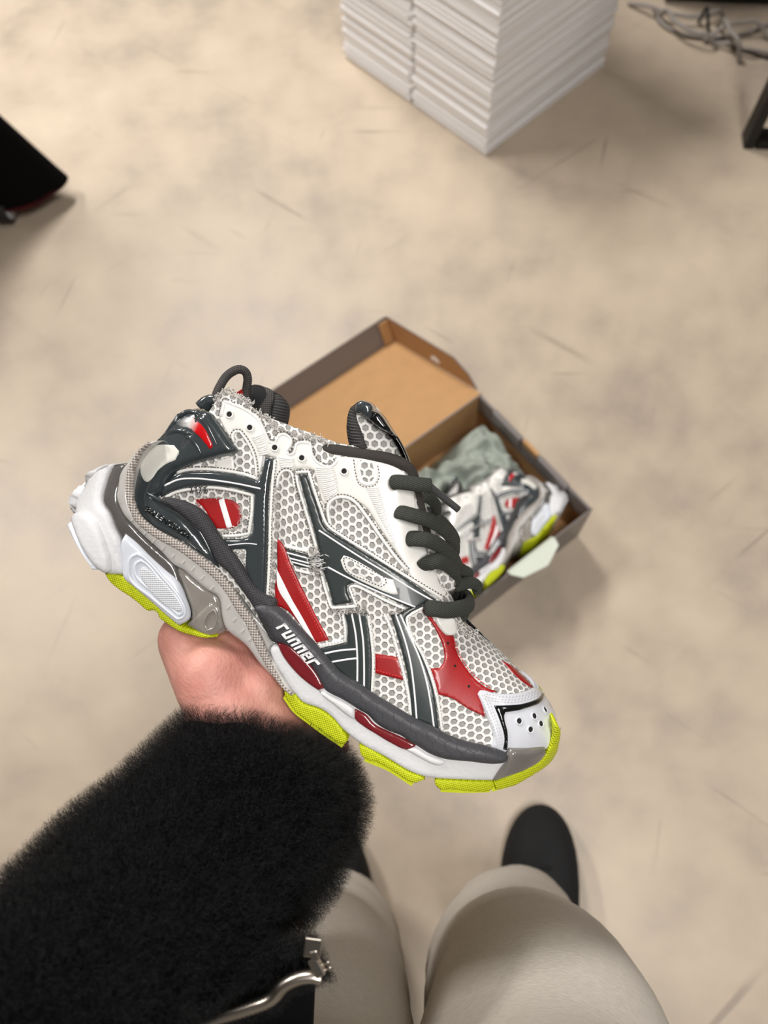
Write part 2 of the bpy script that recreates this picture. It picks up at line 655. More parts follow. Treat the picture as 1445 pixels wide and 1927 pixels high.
for pts, lb, rad, hh in zip(CB, CL, CR, CHH):
    P = [at(1145 + x * .2076, y * .2076, max(rad, hh)) for x, y in pts]
    P[0].z = max(rad, .0)
    P[-1].z = max(rad, .0)
    o = tube('cable', [Vector(p) for p in catmull(P, 7)], rad, 'black_plastic' if rad < .004 else 'cable_grey', None, 10)
    tag(o, lb, 'cable', 'cables in the floor bundle')

# ------------------------------------------------------------------ coat on a wheeled rail
tip = at(120, 351, .045)
coat = thing('coat', 'black coat with dark red lining hanging just above the floor', 'coat', (tip.x - .36, tip.y + .015, .045))
V, Fc, n = [], [], 48
lv = [(.0, .36, .075, 0), (.03, .352, .075, -.006), (.18, .315, .072, -.03), (.5, .27, .07, -.05), (.9, .24, .075, -.06), (1.2, .22, .075, -.06), (1.33, .12, .06, -.06), (1.37, .05, .045, -.06)]
for zz, rx, ry, ox in lv:
    for k in range(n):
        a = 2 * PI * k / n
        c, s = math.cos(a), math.sin(a)
        wob = 1 + .05 * math.sin(5 * a + zz * 3) * (1 - zz / 1.4)
        V.append((ox + rx * abs(c) ** .8 * (1 if c > 0 else -1) * wob, ry * abs(s) ** .8 * (1 if s > 0 else -1) * wob - .012 * c, zz))
for i in range(len(lv) - 1):
    for k in range(n):
        Fc.append((i * n + k, i * n + (k + 1) % n, (i + 1) * n + (k + 1) % n, (i + 1) * n + k))
mesh('coat_body', V, Fc, 'coat_black', coat)
V2, F2 = [], []
for zz, sc_ in ((.004, .985), (-.004, .985), (-.004, .95), (.05, .85)):
    for k in range(n):
        x, y, _z0 = V[k]
        V2.append((x * sc_ + .002, y * sc_ - .002, zz))
for i in range(3):
    for k in range(n):
        F2.append((i * n + k, (i + 1) * n + k, (i + 1) * n + (k + 1) % n, i * n + (k + 1) % n))
mesh('coat_lining', V2, F2, 'coat_red', coat)
rx0, ry0 = coat.location.x - .06, coat.location.y
hk = [(-.06, 0, 1.35), (-.06, 0, 1.41), (-.06, .02, 1.44), (-.06, .03, 1.465), (-.06, .0, 1.49), (-.06, -.028, 1.465)]
tube('hanger_hook', catmull(hk, 5), .003, 'chrome', coat, 8)
cp = at(7, 388, .035)
rack = thing('garment_rack', 'chrome wheeled clothes rail carrying the black coat', 'clothes rack', (cp.x, cp.y, 0))
ox, oy = rx0 - cp.x, ry0 - cp.y
tube('base_tube', [(-.02, 0, .027), (-1.21, 0, .027)], .0125, 'chrome', rack, 14)
tube('upright', [(-.62, 0, .027), (-.62, 0, 1.6)], .0125, 'chrome', rack, 14)
tube('top_rail', catmull([(-.62, 0, 1.59), (-.6, oy * .5, 1.592), (ox - .25, oy, 1.592), (ox + .2, oy, 1.592)], 5), .0125, 'chrome', rack, 14)
for x in (-.0, -1.23):
    w = tube('caster_wheel', [(x - .012, 0, .035), (x + .012, 0, .035)], .035, 'dark_rubber', rack, 24)
    tube('wheel_hub', [(x - .014, 0, .035), (x + .014, 0, .035)], .028, 'hub_white', w, 24)
    tube('caster_stem', [(x, 0, .05), (x, 0, .1)], .008, 'chrome', rack, 12)
    bar('caster_fork', (x + .017, 0, .028), (x + .017, 0, .09), .012, 'chrome', rack, (0, 1, 0), .003)
# drop the coat hook onto the rail
for c in coat.children:
    if c.name.startswith('hanger_hook'):
        for v in c.data.vertices:
            if v.co.z > 1.40:
                v.co.z += (1.605 + .003 - .045 - 1.49)

# ------------------------------------------------------------------ shoe box with hinged lid
BH = .125
BT, BR = at(905, 740, BH), at(1116, 957, BH)
d2 = (BT - BR)
BW = d2.length
d2.normalize()
d1 = Vector((-d2.y, d2.x, 0))
if d1.y > 0:
    d1 = -d1
BL = .365
B0 = Vector((BR.x, BR.y, 0))
sbox = thing('shoe_box', 'grey shoe box with brown cardboard inside, hinged lid folded open on the floor', 'shoe box', B0)
bx = lambda x, y, z_: d1 * x + d2 * y + Vector((0, 0, z_))


def board(name, quad, th, inner, outer, parent=None):
    """cardboard: quad on the inner side, thickness away from its normal"""
    q = [Vector(p) for p in quad]
    n = (q[1] - q[0]).cross(q[2] - q[0]).normalized()
    V = q + [p - n * th for p in q]
    k = len(q)
    Fc = [tuple(range(k)), tuple(range(2 * k - 1, k - 1, -1))] + [(i, i + k, (i + 1) % k + k, (i + 1) % k) for i in range(k)]
    o = mesh(name, V, Fc, inner, parent or sbox, smooth=False)
    o.data.materials.append(M[outer])
    for i, p in enumerate(o.data.polygons):
        p.material_index = 0 if i == 0 else 1
    return o


def facing(quad, to):
    q = [Vector(p) for p in quad]
    n = (q[1] - q[0]).cross(q[2] - q[0])
    return q if n.dot(Vector(to)) > 0 else q[::-1]


TH = .0025
up = Vector((0, 0, 1))
board('box_base', facing([bx(0, 0, TH), bx(BL, 0, TH), bx(BL, BW, TH), bx(0, BW, TH)], up), TH, 'kraft', 'box_grey')
board('front_wall', facing([bx(0, TH, TH), bx(BL, TH, TH), bx(BL, TH, BH), bx(0, TH, BH)], d2), TH, 'kraft', 'box_grey')
board('back_wall', facing([bx(0, BW - TH, TH), bx(BL, BW - TH, TH), bx(BL, BW - TH, BH), bx(0, BW - TH, BH)], -d2), TH, 'kraft', 'box_grey')
for x, s in ((TH, 1), (BL - TH, -1)):
    ew = board('end_wall', facing([bx(x, TH, TH), bx(x, BW - TH, TH), bx(x, BW - TH, BH - .004), bx(x, TH, BH - .004)], d1 * s), TH, 'kraft', 'box_grey')
    xx = x + s * .004
    board('end_flap', facing([bx(xx, .004, BH - .042), bx(xx, BW - .004, BH - .042), bx(xx, BW - .004, BH), bx(xx, .004, BH)], d1 * s), .0038, 'box_grey', 'box_grey', ew)
    for f0, f1 in ((.19, .44), (.60, .85)):
        ya, yb = BW * f0, BW * f1
        V = [bx(xx + s * a, y, z_) for z_ in (BH - .022, BH + .003) for y in (ya, yb) for a in (-.0055, .0045)]
        bevel_obj(mesh('rim_tab', V, box_vf(0, 1, 0, 1, 0, 1)[1], 'box_grey', ew, smooth=False), .002)
    ya, yb = BW * .455, BW * .585
    V = [bx(xx + s * a, y, z_) for z_ in (BH - .012, BH + .0012) for y in (ya, yb) for a in (-.0062, .0004)]
    mesh('thumb_notch', V, box_vf(0, 1, 0, 1, 0, 1)[1], 'kraft', ew, smooth=False)
# lid lies back from the hinge down to the floor
LW = .282
ly, lz = math.sqrt(LW ** 2 - (BH - .006) ** 2), -(BH - .006)
lx = lambda x, s, h: bx(x, BW, BH) + (d2 * ly + Vector((0, 0, lz))) / LW * s * LW + LN * h
LN = (d2 * (-lz) + Vector((0, 0, ly))).normalized()
lid = board('lid_panel', facing([lx(0, 0, 0), lx(BL, 0, 0), lx(BL, 1, 0), lx(0, 1, 0)], LN), TH, 'kraft', 'box_grey')
FH = .056
board('lid_front_flap', facing([lx(0, 1, 0), lx(BL, 1, 0), lx(BL, 1, FH), lx(0, 1, FH)], -d2), TH, 'box_grey', 'box_grey', lid)
for x, s in ((0, 1), (BL, -1)):
    f = board('lid_side_flap', facing([lx(x, .04, .002), lx(x, 1, 0), lx(x, 1, FH), lx(x, .22, FH * .92), lx(x, .1, FH * .55)], d1 * s), TH, 'kraft', 'box_grey', lid)
    c = lx(x + s * .001, .47, .012)
    e1_ = (lx(x, 1, 0) - lx(x, 0, 0)).normalized()
    hv = [c + e1_ * (math.cos(a) * .014) + LN * (math.sin(a) * .011 if math.sin(a) > 0 else 0) for a in np.linspace(0, 2 * PI, 20, endpoint=False)]
    hv += [p - d1 * s * .0042 for p in hv]
    mesh('thumb_hole', hv, [tuple(range(20)), tuple(range(39, 19, -1))] + [(i, i + 20, (i + 1) % 20 + 20, (i + 1) % 20) for i in range(20)], 'carton_white', f, smooth=False)
bar('corner_tab', lx(.012, .985, .002), lx(.012, .985, FH - .004), .022, 'kraft', lid, d1, .003)

# crumpled tissue in the back of the box
NX, NY = 84, 60
V = []
for i in range(NX):
    for j in range(NY):
        a, b = i / (NX - 1), j / (NY - 1)
        x, y = .022 + a * (BL - .05), .085 + b * (BW - .108)
        q = Vector((x * 11, y * 11, 3.1))
        r1 = 1 - abs(noise.noise(q)) * 2
        r2 = 1 - abs(noise.noise(q * 2.3 + Vector((4, 1, 0)))) * 2
        r3 = 1 - abs(noise.noise(q * 4.6 + Vector((1, 7, 0)))) * 2
        env_ = min(1, b * 2.6) * (1 - .55 * max(0, (b - .75) / .25) ** 2)
        z_ = .012 + env_ * (.050 + .034 * r1 + .022 * r2 + .009 * r3)
        dx = .006 * noise.noise(q * 1.7 + Vector((9, 0, 0)))
        V.append(bx(x + dx, y + .006 * noise.noise(q * 1.9), max(.006, z_)))
Fc = []
for i in range(NX - 1):
    for j in range(NY - 1):
        Fc.append((i * NY + j, (i + 1) * NY + j, (i + 1) * NY + j + 1, i * NY + j + 1))
ti = mesh('tissue_paper', [v for v in V], Fc, 'tissue')
ti.location = B0
tag(ti, 'crumpled pale green-grey tissue paper filling the shoe box', 'tissue paper')
# corner of a stiff sheet tucked behind the front wall and bent out over it
so = [at(x, y, BH + .006) - B0 for x, y in ((1051, 1026), (1063, 1055), (985, 1087))]
x0_, x1_ = so[0].dot(d1) - .004, so[2].dot(d1) + .012
sa, sb = bx(x0_, -.003, BH + .004), bx(x1_, -.003, BH + .004)
so[1] = so[0].lerp(so[2], .45) - d2 * .012
rows = [[bx(x0_, .0062, BH - .05), bx((x0_ + x1_) / 2, .0062, BH - .05), bx(x1_, .0062, BH - .05)],
        [bx(x0_, .0062, BH - .002), bx((x0_ + x1_) / 2, .0062, BH - .002), bx(x1_, .0062, BH - .002)],
        [bx(x0_, .002, BH + .004), bx((x0_ + x1_) / 2, .002, BH + .004), bx(x1_, .002, BH + .004)],
        [sa, sa.lerp(sb, .5), sb],
        [so[0], so[1], so[2]]]
V = [p for r_ in rows for p in r_]
Fc = [(i * 3 + j, i * 3 + j + 1, (i + 1) * 3 + j + 1, (i + 1) * 3 + j) for i in range(4) for j in range(2)]
sh = mesh('paper_sheet', V, Fc, 'sheet', smooth=False)
sd = sh.modifiers.new('solid', 'SOLIDIFY')
sd.thickness = .0008
sh.location = B0
tag(sh, 'pale sheet of paper sticking out over the front wall of the shoe box', 'paper')

# ------------------------------------------------------------------ the held sneaker
SA = math.radians(29.0)                  # how far the toe points down in the picture
TILT = math.radians(6.5)                 # the top leans towards the viewer
_u = Vector((math.cos(SA), -math.sin(SA), 0))
_v0 = Vector((math.sin(SA), math.cos(SA), 0))
_w0 = Vector((0, 0, 1))
_v = _v0 * math.cos(TILT) + _w0 * math.sin(TILT)
_w = _w0 * math.cos(TILT) - _v0 * math.sin(TILT)
RS = RC @ Matrix((_u, _v, _w)).transposed()
SO = atd(600, 1130, .486)
SM = Matrix.Translation(SO) @ RS.to_4x4()
SI = SM.inverted()
SC = SI @ CAM                              # the eye in the shoe's own frame
RSI = RS.transposed()
MPP = .0003                                # metres for one picture pixel on the side of the shoe

shoe = thing('sneaker', 'white, red and dark grey mesh sneaker with yellow sole held up in the hand', 'sneaker', group='pair of sneakers')
shoe.matrix_world = SM


def sray(px, py):
    return (RSI @ ray(px, py)).normalized()


def puv(px, py, w):
    d_ = sray(px, py)
    k = (w - SC.z) / d_.z
    return SC + d_ * k


_crop = {'A': (120, 670, .27682), 'B': (400, 670, .27682), 'C': (120, 950, .27682), 'D': (450, 1000, .27682),
         'E': (680, 1100, .27682), 'F': (640, 730, .25952), 'P': (0, 0, 1)}


def X(k, *pts):
    ox, oy, s = _crop[k]
    return [(ox + s * a, oy + s * b) for a, b in pts]


# --- envelopes of upper (U) and sole (S): half width over the length, in the shoe's frame
def ends(u, u0, u1, r0, r1):
    a = min(max((u - u0) / r0, 0), 1)
    b = min(max((u1 - u) / r1, 0), 1)
    return math.sqrt(max(0, 1 - (1 - a) ** 2.2)) * math.sqrt(max(0, 1 - (1 - b) ** 2.2))


bot_px = [(255, 955), (285, 990), (380, 1050), (450, 1120), (500, 1190), (600, 1270), (700, 1340), (820, 1395), (930, 1430), (1000, 1430), (1040, 1425)]
top_px = [(285, 860), (303, 838), (339, 797), (358, 783), (380, 778), (398, 776), (408, 758), (420, 736), (455, 750), (500, 783), (545, 800), (600, 820), (640, 835), (700, 842), (770, 880), (787, 950), (798, 1010), (828, 1080), (852, 1130),
          (872, 1165), (905, 1195), (955, 1243), (1003, 1292), (1035, 1335), (1050, 1370)]
ub = [puv(x, y, .038) for x, y in bot_px]
ut = [puv(x, y, .024 if x < 872 else .004) for x, y in top_px]
U0 = puv(268, 880, .0).x
U1 = puv(1046, 1385, .0).x
BU, BV = [p.x for p in ub], [p.y for p in ub]
o_ = np.argsort([p.x for p in ut])
TU, TV = np.array([p.x for p in ut])[o_], np.array([p.y for p in ut])[o_]
UL = U1 - U0


def Wup(u):
    s = (u - U0) / UL
    return float(np.interp(s, [0, .15, .4, .55, .72, .85, 1], [.034, .035, .036, .040, .045, .044, .040])) * ends(u, U0, U1, .034, .05)


UTH = puv(872, 1165, .01).x                 # throat: behind it the shoe is open on top


def Wtop(u):
    s = (u - U0) / (UTH - U0)
    if s < 1:
        return float(np.interp(s, [0, .2, .5, .8, 1], [.026, .027, .026, .022, .012])) * ends(u, U0, U1, .034, .05)
    k = max(0, 1 - (u - UTH) / .03)
    return .012 * k * k


def upper_point(u, tt, side=1):
    vb, vt = float(np.interp(u, BU, BV)), float(np.interp(u, TU, TV))
    W, wt = Wup(u), min(Wtop(u), Wup(u))
    p = 2.3
    w = wt + (W - wt) * max(0, 1 - tt ** p) ** (1 / p)
    return Vector((u, vb + (vt - vb) * tt, side * w))


def grid_faces(n, m, flip=False):
    out = []
    for i in range(n - 1):
        for j in range(m - 1):
            a, b, c, d_ = i * m + j, (i + 1) * m + j, (i + 1) * m + j + 1, i * m + j + 1
            out.append((a, d_, c, b) if flip else (a, b, c, d_))
    return out


NU, NTT = 190, 46
us = [U0 + UL * (.5 - .5 * math.cos(PI * (i / (NU - 1)))) for i in range(NU)]
ts = [math.sin(PI / 2 * j / (NTT - 1)) ** .9 for j in range(NTT)]


def upper_grid(side):
    V, UVs = [], []
    for u in us:
        L = 0
        pv = None
        for tt in ts:
            p = upper_point(u, tt, side)
            if pv is not None:
                L += (p - pv).length
            pv = p
            V.append(p)
            UVs.append((u, L))
    return V, UVs


VL, UVL = upper_grid(1)
VM_, UVM = upper_grid(-1)
for p in VM_:                             # the inner side of the collar is cut a little lower
    p.y -= .005 * min(1, max(0, (UTH - p.x) / .02)) * max(0, (p.y - float(np.interp(p.x, BU, BV))) / .1)
envU = BVHTree.FromPolygons(VL + VM_, grid_faces(NU, NTT) + [tuple(i + len(VL) for i in f) for f in grid_faces(NU, NTT, True)])
S0 = puv(137, 985, .004).x
S1 = puv(1051, 1385, .0).x


def Wso(u):
    s = (u - S0) / (S1 - S0)
    return float(np.interp(s, [0, .12, .3, .45, .6, .78, .9, 1], [.037, .041, .039, .0385, .043, .050, .048, .044])) * ends(u, S0, S1, .036, .06)


VS = []
NSU = 160
for i in range(NSU):
    u = S0 + (S1 - S0) * (.5 - .5 * math.cos(PI * i / (NSU - 1)))
    for v in (-.2, -.1, 0, .1, .2):
        VS.append(Vector((u, v, Wso(u))))
envS = BVHTree.FromPolygons(VS + [Vector((a.x, a.y, -a.z)) for a in VS],
                            grid_faces(NSU, 5) + [tuple(i + len(VS) for i in f) for f in grid_faces(NSU, 5, True)])
ENV = {'U': envU, 'S': envS}


def proj(px, py, env='U'):
    """point of the picture on the side of the shoe, with the surface normal"""
    d_ = sray(px, py)
    t_ = ENV[env]
    hit = t_.ray_cast(SC, d_)
    if hit[0] is not None and hit[0].z > -.02:
        n = hit[1]
        if n.dot(d_) > 0:
            n = -n
        return hit[0], n
    best = None
    k0 = -SC.z / d_.z
    for i in range(-30, 31):
        p = SC + d_ * (k0 - i * .0018)
        q = t_.find_nearest(p)
        if q[0] is not None and (best is None or q[3] < best[0]):
            best = (q[3], p, q[1])
    n = best[2]
    if n.dot(d_) > 0:
        n = -n
    return best[1], (n - d_ * 1.0).normalized()


# --- outlines
def outline(poly, step, smooth=True, closed=True):
    P = [np.array(p, float) for p in poly]
    n = len(P)
    out = []
    seg = n if closed else n - 1
    if smooth:
        tan = []
        for i in range(n):
            a, b, c = P[i - 1], P[i], P[(i + 1) % n]
            if not closed and i in (0, n - 1):
                tan.append(None)
                continue
            e1, e2 = b - a, c - b
            l1, l2 = np.linalg.norm(e1) + 1e-9, np.linalg.norm(e2) + 1e-9
            cs = e1 @ e2 / l1 / l2
            if cs < .62:
                tan.append(None)
            else:
                tg = e1 / l1 + e2 / l2
                tan.append(tg / (np.linalg.norm(tg) + 1e-9))
    for i in range(seg):
        a, b = P[i], P[(i + 1) % n]
        L = np.linalg.norm(b - a)
        k = max(1, int(round(L / step)))
        for j in range(k):
            s = j / k
            if smooth:
                ta = tan[i] if tan[i] is not None else (b - a) / (L + 1e-9)
                tb = tan[(i + 1) % n] if tan[(i + 1) % n] is not None else (b - a) / (L + 1e-9)
                h1, h2, h3, h4 = 2 * s ** 3 - 3 * s * s + 1, s ** 3 - 2 * s * s + s, -2 * s ** 3 + 3 * s * s, s ** 3 - s * s
                out.append(h1 * a + h2 * L * ta + h3 * b + h4 * L * tb)
            else:
                out.append(a + (b - a) * s)
    if not closed:
        out.append(P[-1])
    return np.array(out)


def seg_dist(Q, B):
    A, C = B, np.roll(B, -1, axis=0)
    best = np.full(len(Q), 1e9)
    for a, c in zip(A, C):
        d_ = c - a
        L = d_ @ d_ + 1e-12
        s = np.clip(((Q - a) @ d_) / L, 0, 1)
        pr = a + s[:, None] * d_
        best = np.minimum(best, np.hypot(*(Q - pr).T))
    return best


def inside(Q, B):
    x, y = Q[:, 0], Q[:, 1]
    r = np.zeros(len(Q), bool)
    for a, c in zip(B, np.roll(B, -1, axis=0)):
        cond = ((a[1] > y) != (c[1] > y))
        xx = (c[0] - a[0]) * (y - a[1]) / (c[1] - a[1] + 1e-12) + a[0]
        r ^= cond & (x < xx)
    return r


def fill(poly, step, smooth, r, isect=True):
    B = outline(poly, step, smooth)
    lo, hi = B.min(0), B.max(0)
    gx, gy = np.meshgrid(np.arange(lo[0], hi[0], step), np.arange(lo[1], hi[1], step * .87))
    gx[1::2] += step / 2
    Q = np.stack([gx.ravel(), gy.ravel()], 1)
    if len(Q):
        Q = Q[inside(Q, B)]
    # inset ring keeps the rounded rim crisp
    tg = np.roll(B, -1, axis=0) - np.roll(B, 1, axis=0)
    tg /= np.linalg.norm(tg, axis=1)[:, None] + 1e-9
    nr = np.stack([-tg[:, 1], tg[:, 0]], 1)
    area2 = np.sum(B[:, 0] * np.roll(B[:, 1], -1) - np.roll(B[:, 0], -1) * B[:, 1])
    if area2 < 0:
        nr = -nr
    rings = []
    for q in (.3, .7):
        R_ = B + nr * r * q
        k = inside(R_, B)
        R_ = R_[k]
        if len(R_):
            R_ = R_[seg_dist(R_, B) > r * q * .85]
            rings.append(R_)
    if len(Q):
        Q = Q[seg_dist(Q, B) > max(step * .5, min(r, step * 1.2) * .85)]
    A = np.concatenate([B] + rings + [Q]) if len(Q) or rings else B
    n = len(B)
    res = delaunay_2d_cdt([Vector(p) for p in A], [], [list(range(n))], 1, 1e-4)
    V2 = np.array([(v.x, v.y) for v in res[0]])
    Fc = [list(f) for f in res[2]]
    dist = seg_dist(V2, B)
    # boundary loop out of the triangulation
    cnt = {}
    for f in Fc:
        for i in range(len(f)):
            e = (f[i], f[(i + 1) % len(f)])
            cnt[e] = cnt.get(e, 0) + 1
    bd = [e for e in cnt if (e[1], e[0]) not in cnt]
    return V2, Fc, dist, bd


def rise(d_, r):
    s = np.clip(d_ / max(r, 1e-6), 0, 1)
    return np.sqrt(np.clip(1 - (1 - s) ** 2, 0, 1))


PX_LIST = {}


def panel(name, poly, mat, h=.0009, base=.0003, r=3.0, env='U', step=6, skirt=.0016, smooth=True, parent=None,
          mirror=False, hfun=None, uvrot=0.0):
    """a thin shaped piece laid on the side of the shoe"""
    V2, Fc, dist, bd = fill(poly, step, smooth, r)
    H = base + h * rise(dist, r)
    if hfun is not None:
        H = H + hfun(V2, dist)
    V, low = [], {}
    for (x, y), hh in zip(V2, H):
        p, n = proj(x, y, env)
        V.append(p + n * hh)
    nV = len(V)
    uvs = [(x * MPP, -y * MPP) for x, y in V2]
    Ff = [tuple(f) for f in Fc]
    for a, b in bd:
        for q in (a, b):
            if q not in low:
                p, n = proj(V2[q][0], V2[q][1], env)
                low[q] = len(V)
                V.append(p + n * (base - skirt))
                uvs.append(uvs[q])
        Ff.append((b, a, low[a], low[b]))
    # picture y runs down: orient outwards
    Ff = [f[::-1] for f in Ff]
    o = mesh(name, V, Ff, mat, parent or shoe, uv=uvs)
    if mirror:                              # the same piece on the inner side of the foot
        mesh(name, [Vector((p.x, p.y, -p.z)) for p in V], [f[::-1] for f in Ff], mat, parent or shoe, uv=uvs)
    return o


def slab(name, poly, mat, h=.002, base=0.0, r=5.0, env='S', step=7, smooth=True, parent=None, hfun=None, back=1.0):
    """a piece of the sole that runs through the whole width of the shoe"""
    V2, Fc, dist, bd = fill(poly, step, smooth, r)
    H = base + h * rise(dist, r)
    if hfun is not None:
        H = H + hfun(V2, dist)
    V, uvs = [], []
    for (x, y), hh in zip(V2, H):
        p, n = proj(x, y, env)
        V.append(p + n * hh)
        uvs.append((x * MPP, -y * MPP))
    k = len(V)
    V += [Vector((p.x, p.y, -p.z * back - .0)) for p in V]
    uvs += uvs
    Ff = [tuple(f)[::-1] for f in Fc] + [tuple(i + k for i in f) for f in Fc]
    for a, b in bd:
        Ff.append((a, b, b + k, a + k))
    return mesh(name, V, Ff, mat, parent or shoe, uv=uvs)


def stroke_poly(path, width, smooth=True, step=6):
    P = outline(path, step, smooth, closed=False)
    tg = np.gradient(P, axis=0)
    tg /= np.linalg.norm(tg, axis=1)[:, None] + 1e-9
    nr = np.stack([-tg[:, 1], tg[:, 0]], 1)
    w = width / 2 if np.isscalar(width) else np.interp(np.linspace(0, 1, len(P)), np.linspace(0, 1, len(width)), width)[:, None] / 2
    return list(map(tuple, P + nr * w)) + list(map(tuple, (P - nr * w)[::-1])), P, nr


DASH = {'stitch_dark': [], 'stitch_red': [], 'stitch_white': [], 'black_thread': []}


def stitches(path, off=0.0, mat='stitch_dark', gap=6.0, ln=3.6, wd=1.9, base=.0009, env='U', closed=False):
    P = outline(path, 2.0, True, closed=closed)
    tg = np.gradient(P, axis=0)
    tg /= np.linalg.norm(tg, axis=1)[:, None] + 1e-9
    P = P + np.stack([-tg[:, 1], tg[:, 0]], 1) * off
    L = np.concatenate([[0], np.cumsum(np.hypot(*np.diff(P, axis=0).T))])
    s = gap / 2
    while s < L[-1] - ln / 2:
        c = np.array([np.interp(s, L, P[:, 0]), np.interp(s, L, P[:, 1])])
        a = np.array([np.interp(s - ln / 2, L, P[:, 0]), np.interp(s - ln / 2, L, P[:, 1])])
        b = np.array([np.interp(s + ln / 2, L, P[:, 0]), np.interp(s + ln / 2, L, P[:, 1])])
        DASH[mat].append((a, b, wd, base, env))
        s += gap


def ribbon(name, path, width, mat='white_edge', h=.0007, base=.0006, env='U', smooth=True, r=2.2, stitch=None, step=5, parent=None, smat='stitch_dark', sbase=None):
    poly, P, nr = stroke_poly(path, width, smooth, step)
    o = panel(name, poly, mat, h=h, base=base, r=r, env=env, step=step, smooth=False, parent=parent)
    if stitch is not None:
        for s in (stitch if isinstance(stitch, (list, tuple)) else [stitch]):
            stitches(path, s, smat, base=(base + h * .7) if sbase is None else sbase, env=env)
    return o


FUZZ = []


def fray(path, n, ln=6, spread=4, env='U', base=.0004):
    P = outline(path, 2.0, True, closed=False)
    for _ in range(n):
        c = P[random.randrange(len(P))] + np.array([random.gauss(0, spread * .5), random.gauss(0, spread * .5)])
        a = random.random() * 2 * PI
        FUZZ.append((c, a, ln * random.uniform(.5, 1.2), random.uniform(.0002, .0014) + base, env))


# ---- 1. the base of knitted mesh, open at the collar, both sides
k = len(VL)
keepF = grid_faces(NU, NTT) + [tuple(i + k for i in f) for f in grid_faces(NU, NTT, True)]
upper = mesh('mesh_upper', VL + VM_, keepF, 'mesh_fabric', shoe, uv=UVL + UVM)
tag(upper, 'off-white honeycomb mesh fabric', None)

# dark padded lining inside the opening
LV, LF = [], []
lu = [u for u in us if U0 + .004 < u < UTH - .002]
for side in (1, -1):
    k = len(LV)
    for u in lu:
        vt = float(np.interp(u, TU, TV))
        wt = max(min(Wtop(u), Wup(u)) - .0012, .0004)
        for j in range(8):
            q = j / 7
            LV.append(Vector((u, vt - (.001 if side > 0 else .006) - q * .055, side * max(.0003, wt - .007 * math.sin(min(1, q * 2.2) * PI / 2)))))
    LF += [tuple(i + k for i in f) for f in grid_faces(len(lu), 8, side > 0)]
mesh('collar_lining', LV, LF, 'black_fabric', shoe)
# insole floor inside
IV, IF = [], []
for u in lu:
    vb = float(np.interp(u, BU, BV)) + .018
    for j in range(5):
        IV.append(Vector((u, vb, Wup(u) * .96 * (j / 2 - 1))))
mesh('insole', IV, grid_faces(len(lu), 5, True), 'black_fabric', shoe)


def pillow(name, poly, mat, w0, T, r, step=7, parent=None, smooth=True, back=True):
    """padded piece standing upright in the plane w = w0, half thickness T"""
    V2, Fc, dist, bd = fill(poly, step, smooth, r)
    H = T * rise(dist, r)
    V = []
    for (x, y), hh in zip(V2, H):
        p = puv(x, y, w0)
        V.append(Vector((p.x, p.y, w0 + hh)))
    k = len(V)
    uvs = [(x * MPP, -y * MPP) for x, y in V2]
    V += [Vector((p.x, p.y, 2 * w0 - p.z)) for p in V]
    Ff = [tuple(f)[::-1] for f in Fc] + [tuple(i + k for i in f) for f in Fc]
    bm_v = V
    o = mesh(name, bm_v, Ff, mat, parent or shoe, uv=uvs + uvs)
    ENV[name] = BVHTree.FromPolygons(V, Ff)
    return o


# ---- 2. tongue, collar pads, loop
tongue_poly = X('F', (92, 445), (66, 350), (62, 250), (86, 150), (140, 92), (220, 106), (300, 180), (380, 290), (450, 400), (500, 510), (545, 640),
                (600, 800), (640, 900), (700, 1040), (790, 1200), (860, 1350), (850, 1480), (700, 1450), (520, 1100), (380, 800), (240, 620))
pillow('tongue', tongue_poly, 'mesh_fabric', 0.0, .027, 36)
tongue = shoe.children[-1]
panel('tongue_binding', X('F', (92, 455), (66, 350), (62, 250), (86, 150), (125, 110), (118, 200), (150, 300), (185, 400), (210, 470)), 'ribbed_binding', h=.003, r=16, env='tongue', step=6, parent=tongue, base=.0006)
pillow('tongue_pull_tab', X('F', (122, 192), (126, 130), (146, 88), (225, 105), (262, 145), (262, 190), (240, 262), (210, 235), (170, 205)), 'dark_gloss', .012, .0235, 6, step=6, parent=tongue)
pillow('tongue_trim', X('F', (215, 240), (262, 160), (300, 180), (380, 290), (450, 400), (505, 520), (530, 610), (500, 570), (440, 430), (380, 350), (290, 300)), 'black_gloss', .008, .026, 6, step=6, parent=tongue)

# the far side of the padded collar seen over the opening
pad = pillow('collar_pad', X('B', (205, 300), (225, 215), (285, 193), (350, 208), (410, 238), (475, 275), (520, 335), (522, 420), (490, 510), (420, 560), (330, 500), (250, 420)), 'black_fabric', -.020, .010, 26)
panel('collar_pad_binding', X('B', (350, 212), (398, 232), (420, 262), (400, 350), (385, 440), (345, 400), (305, 345), (330, 330), (370, 260)), 'loop_cord', h=.0012, r=6, env='collar_pad', parent=pad)
panel('collar_pad_rib', X('B', (425, 262), (475, 280), (518, 340), (520, 420), (490, 500), (440, 480), (395, 440), (412, 350)), 'ribbed_binding', h=.0012, r=8, env='collar_pad', parent=pad)
pillow('heel_tab', X('B', (160, 250), (225, 206), (234, 215), (232, 300), (190, 275)), 'red_leather', -.006, .0016, 6)
lp = [puv(x, y, w) for (x, y), w in zip(X('A', (1030, 330), (1035, 270), (1065, 200), (1112, 132), (1180, 92), (1232, 105), (1250, 155), (1243, 215), (1235, 290)), [.004, .004, .003, .001, 0, -.002, -.004, -.006, -.007])]
tube('pull_loop', catmull(lp, 6), .0027, 'loop_cord', shoe, 12)
bp = [puv(x, y, w) for (x, y), w in zip(X('A', (935, 355), (985, 315), (1035, 315)), (.006, .006, .006))]
tube('loop_barrel', catmull(bp, 4), .0052, 'dark_gloss', shoe, 14, flat=.7)

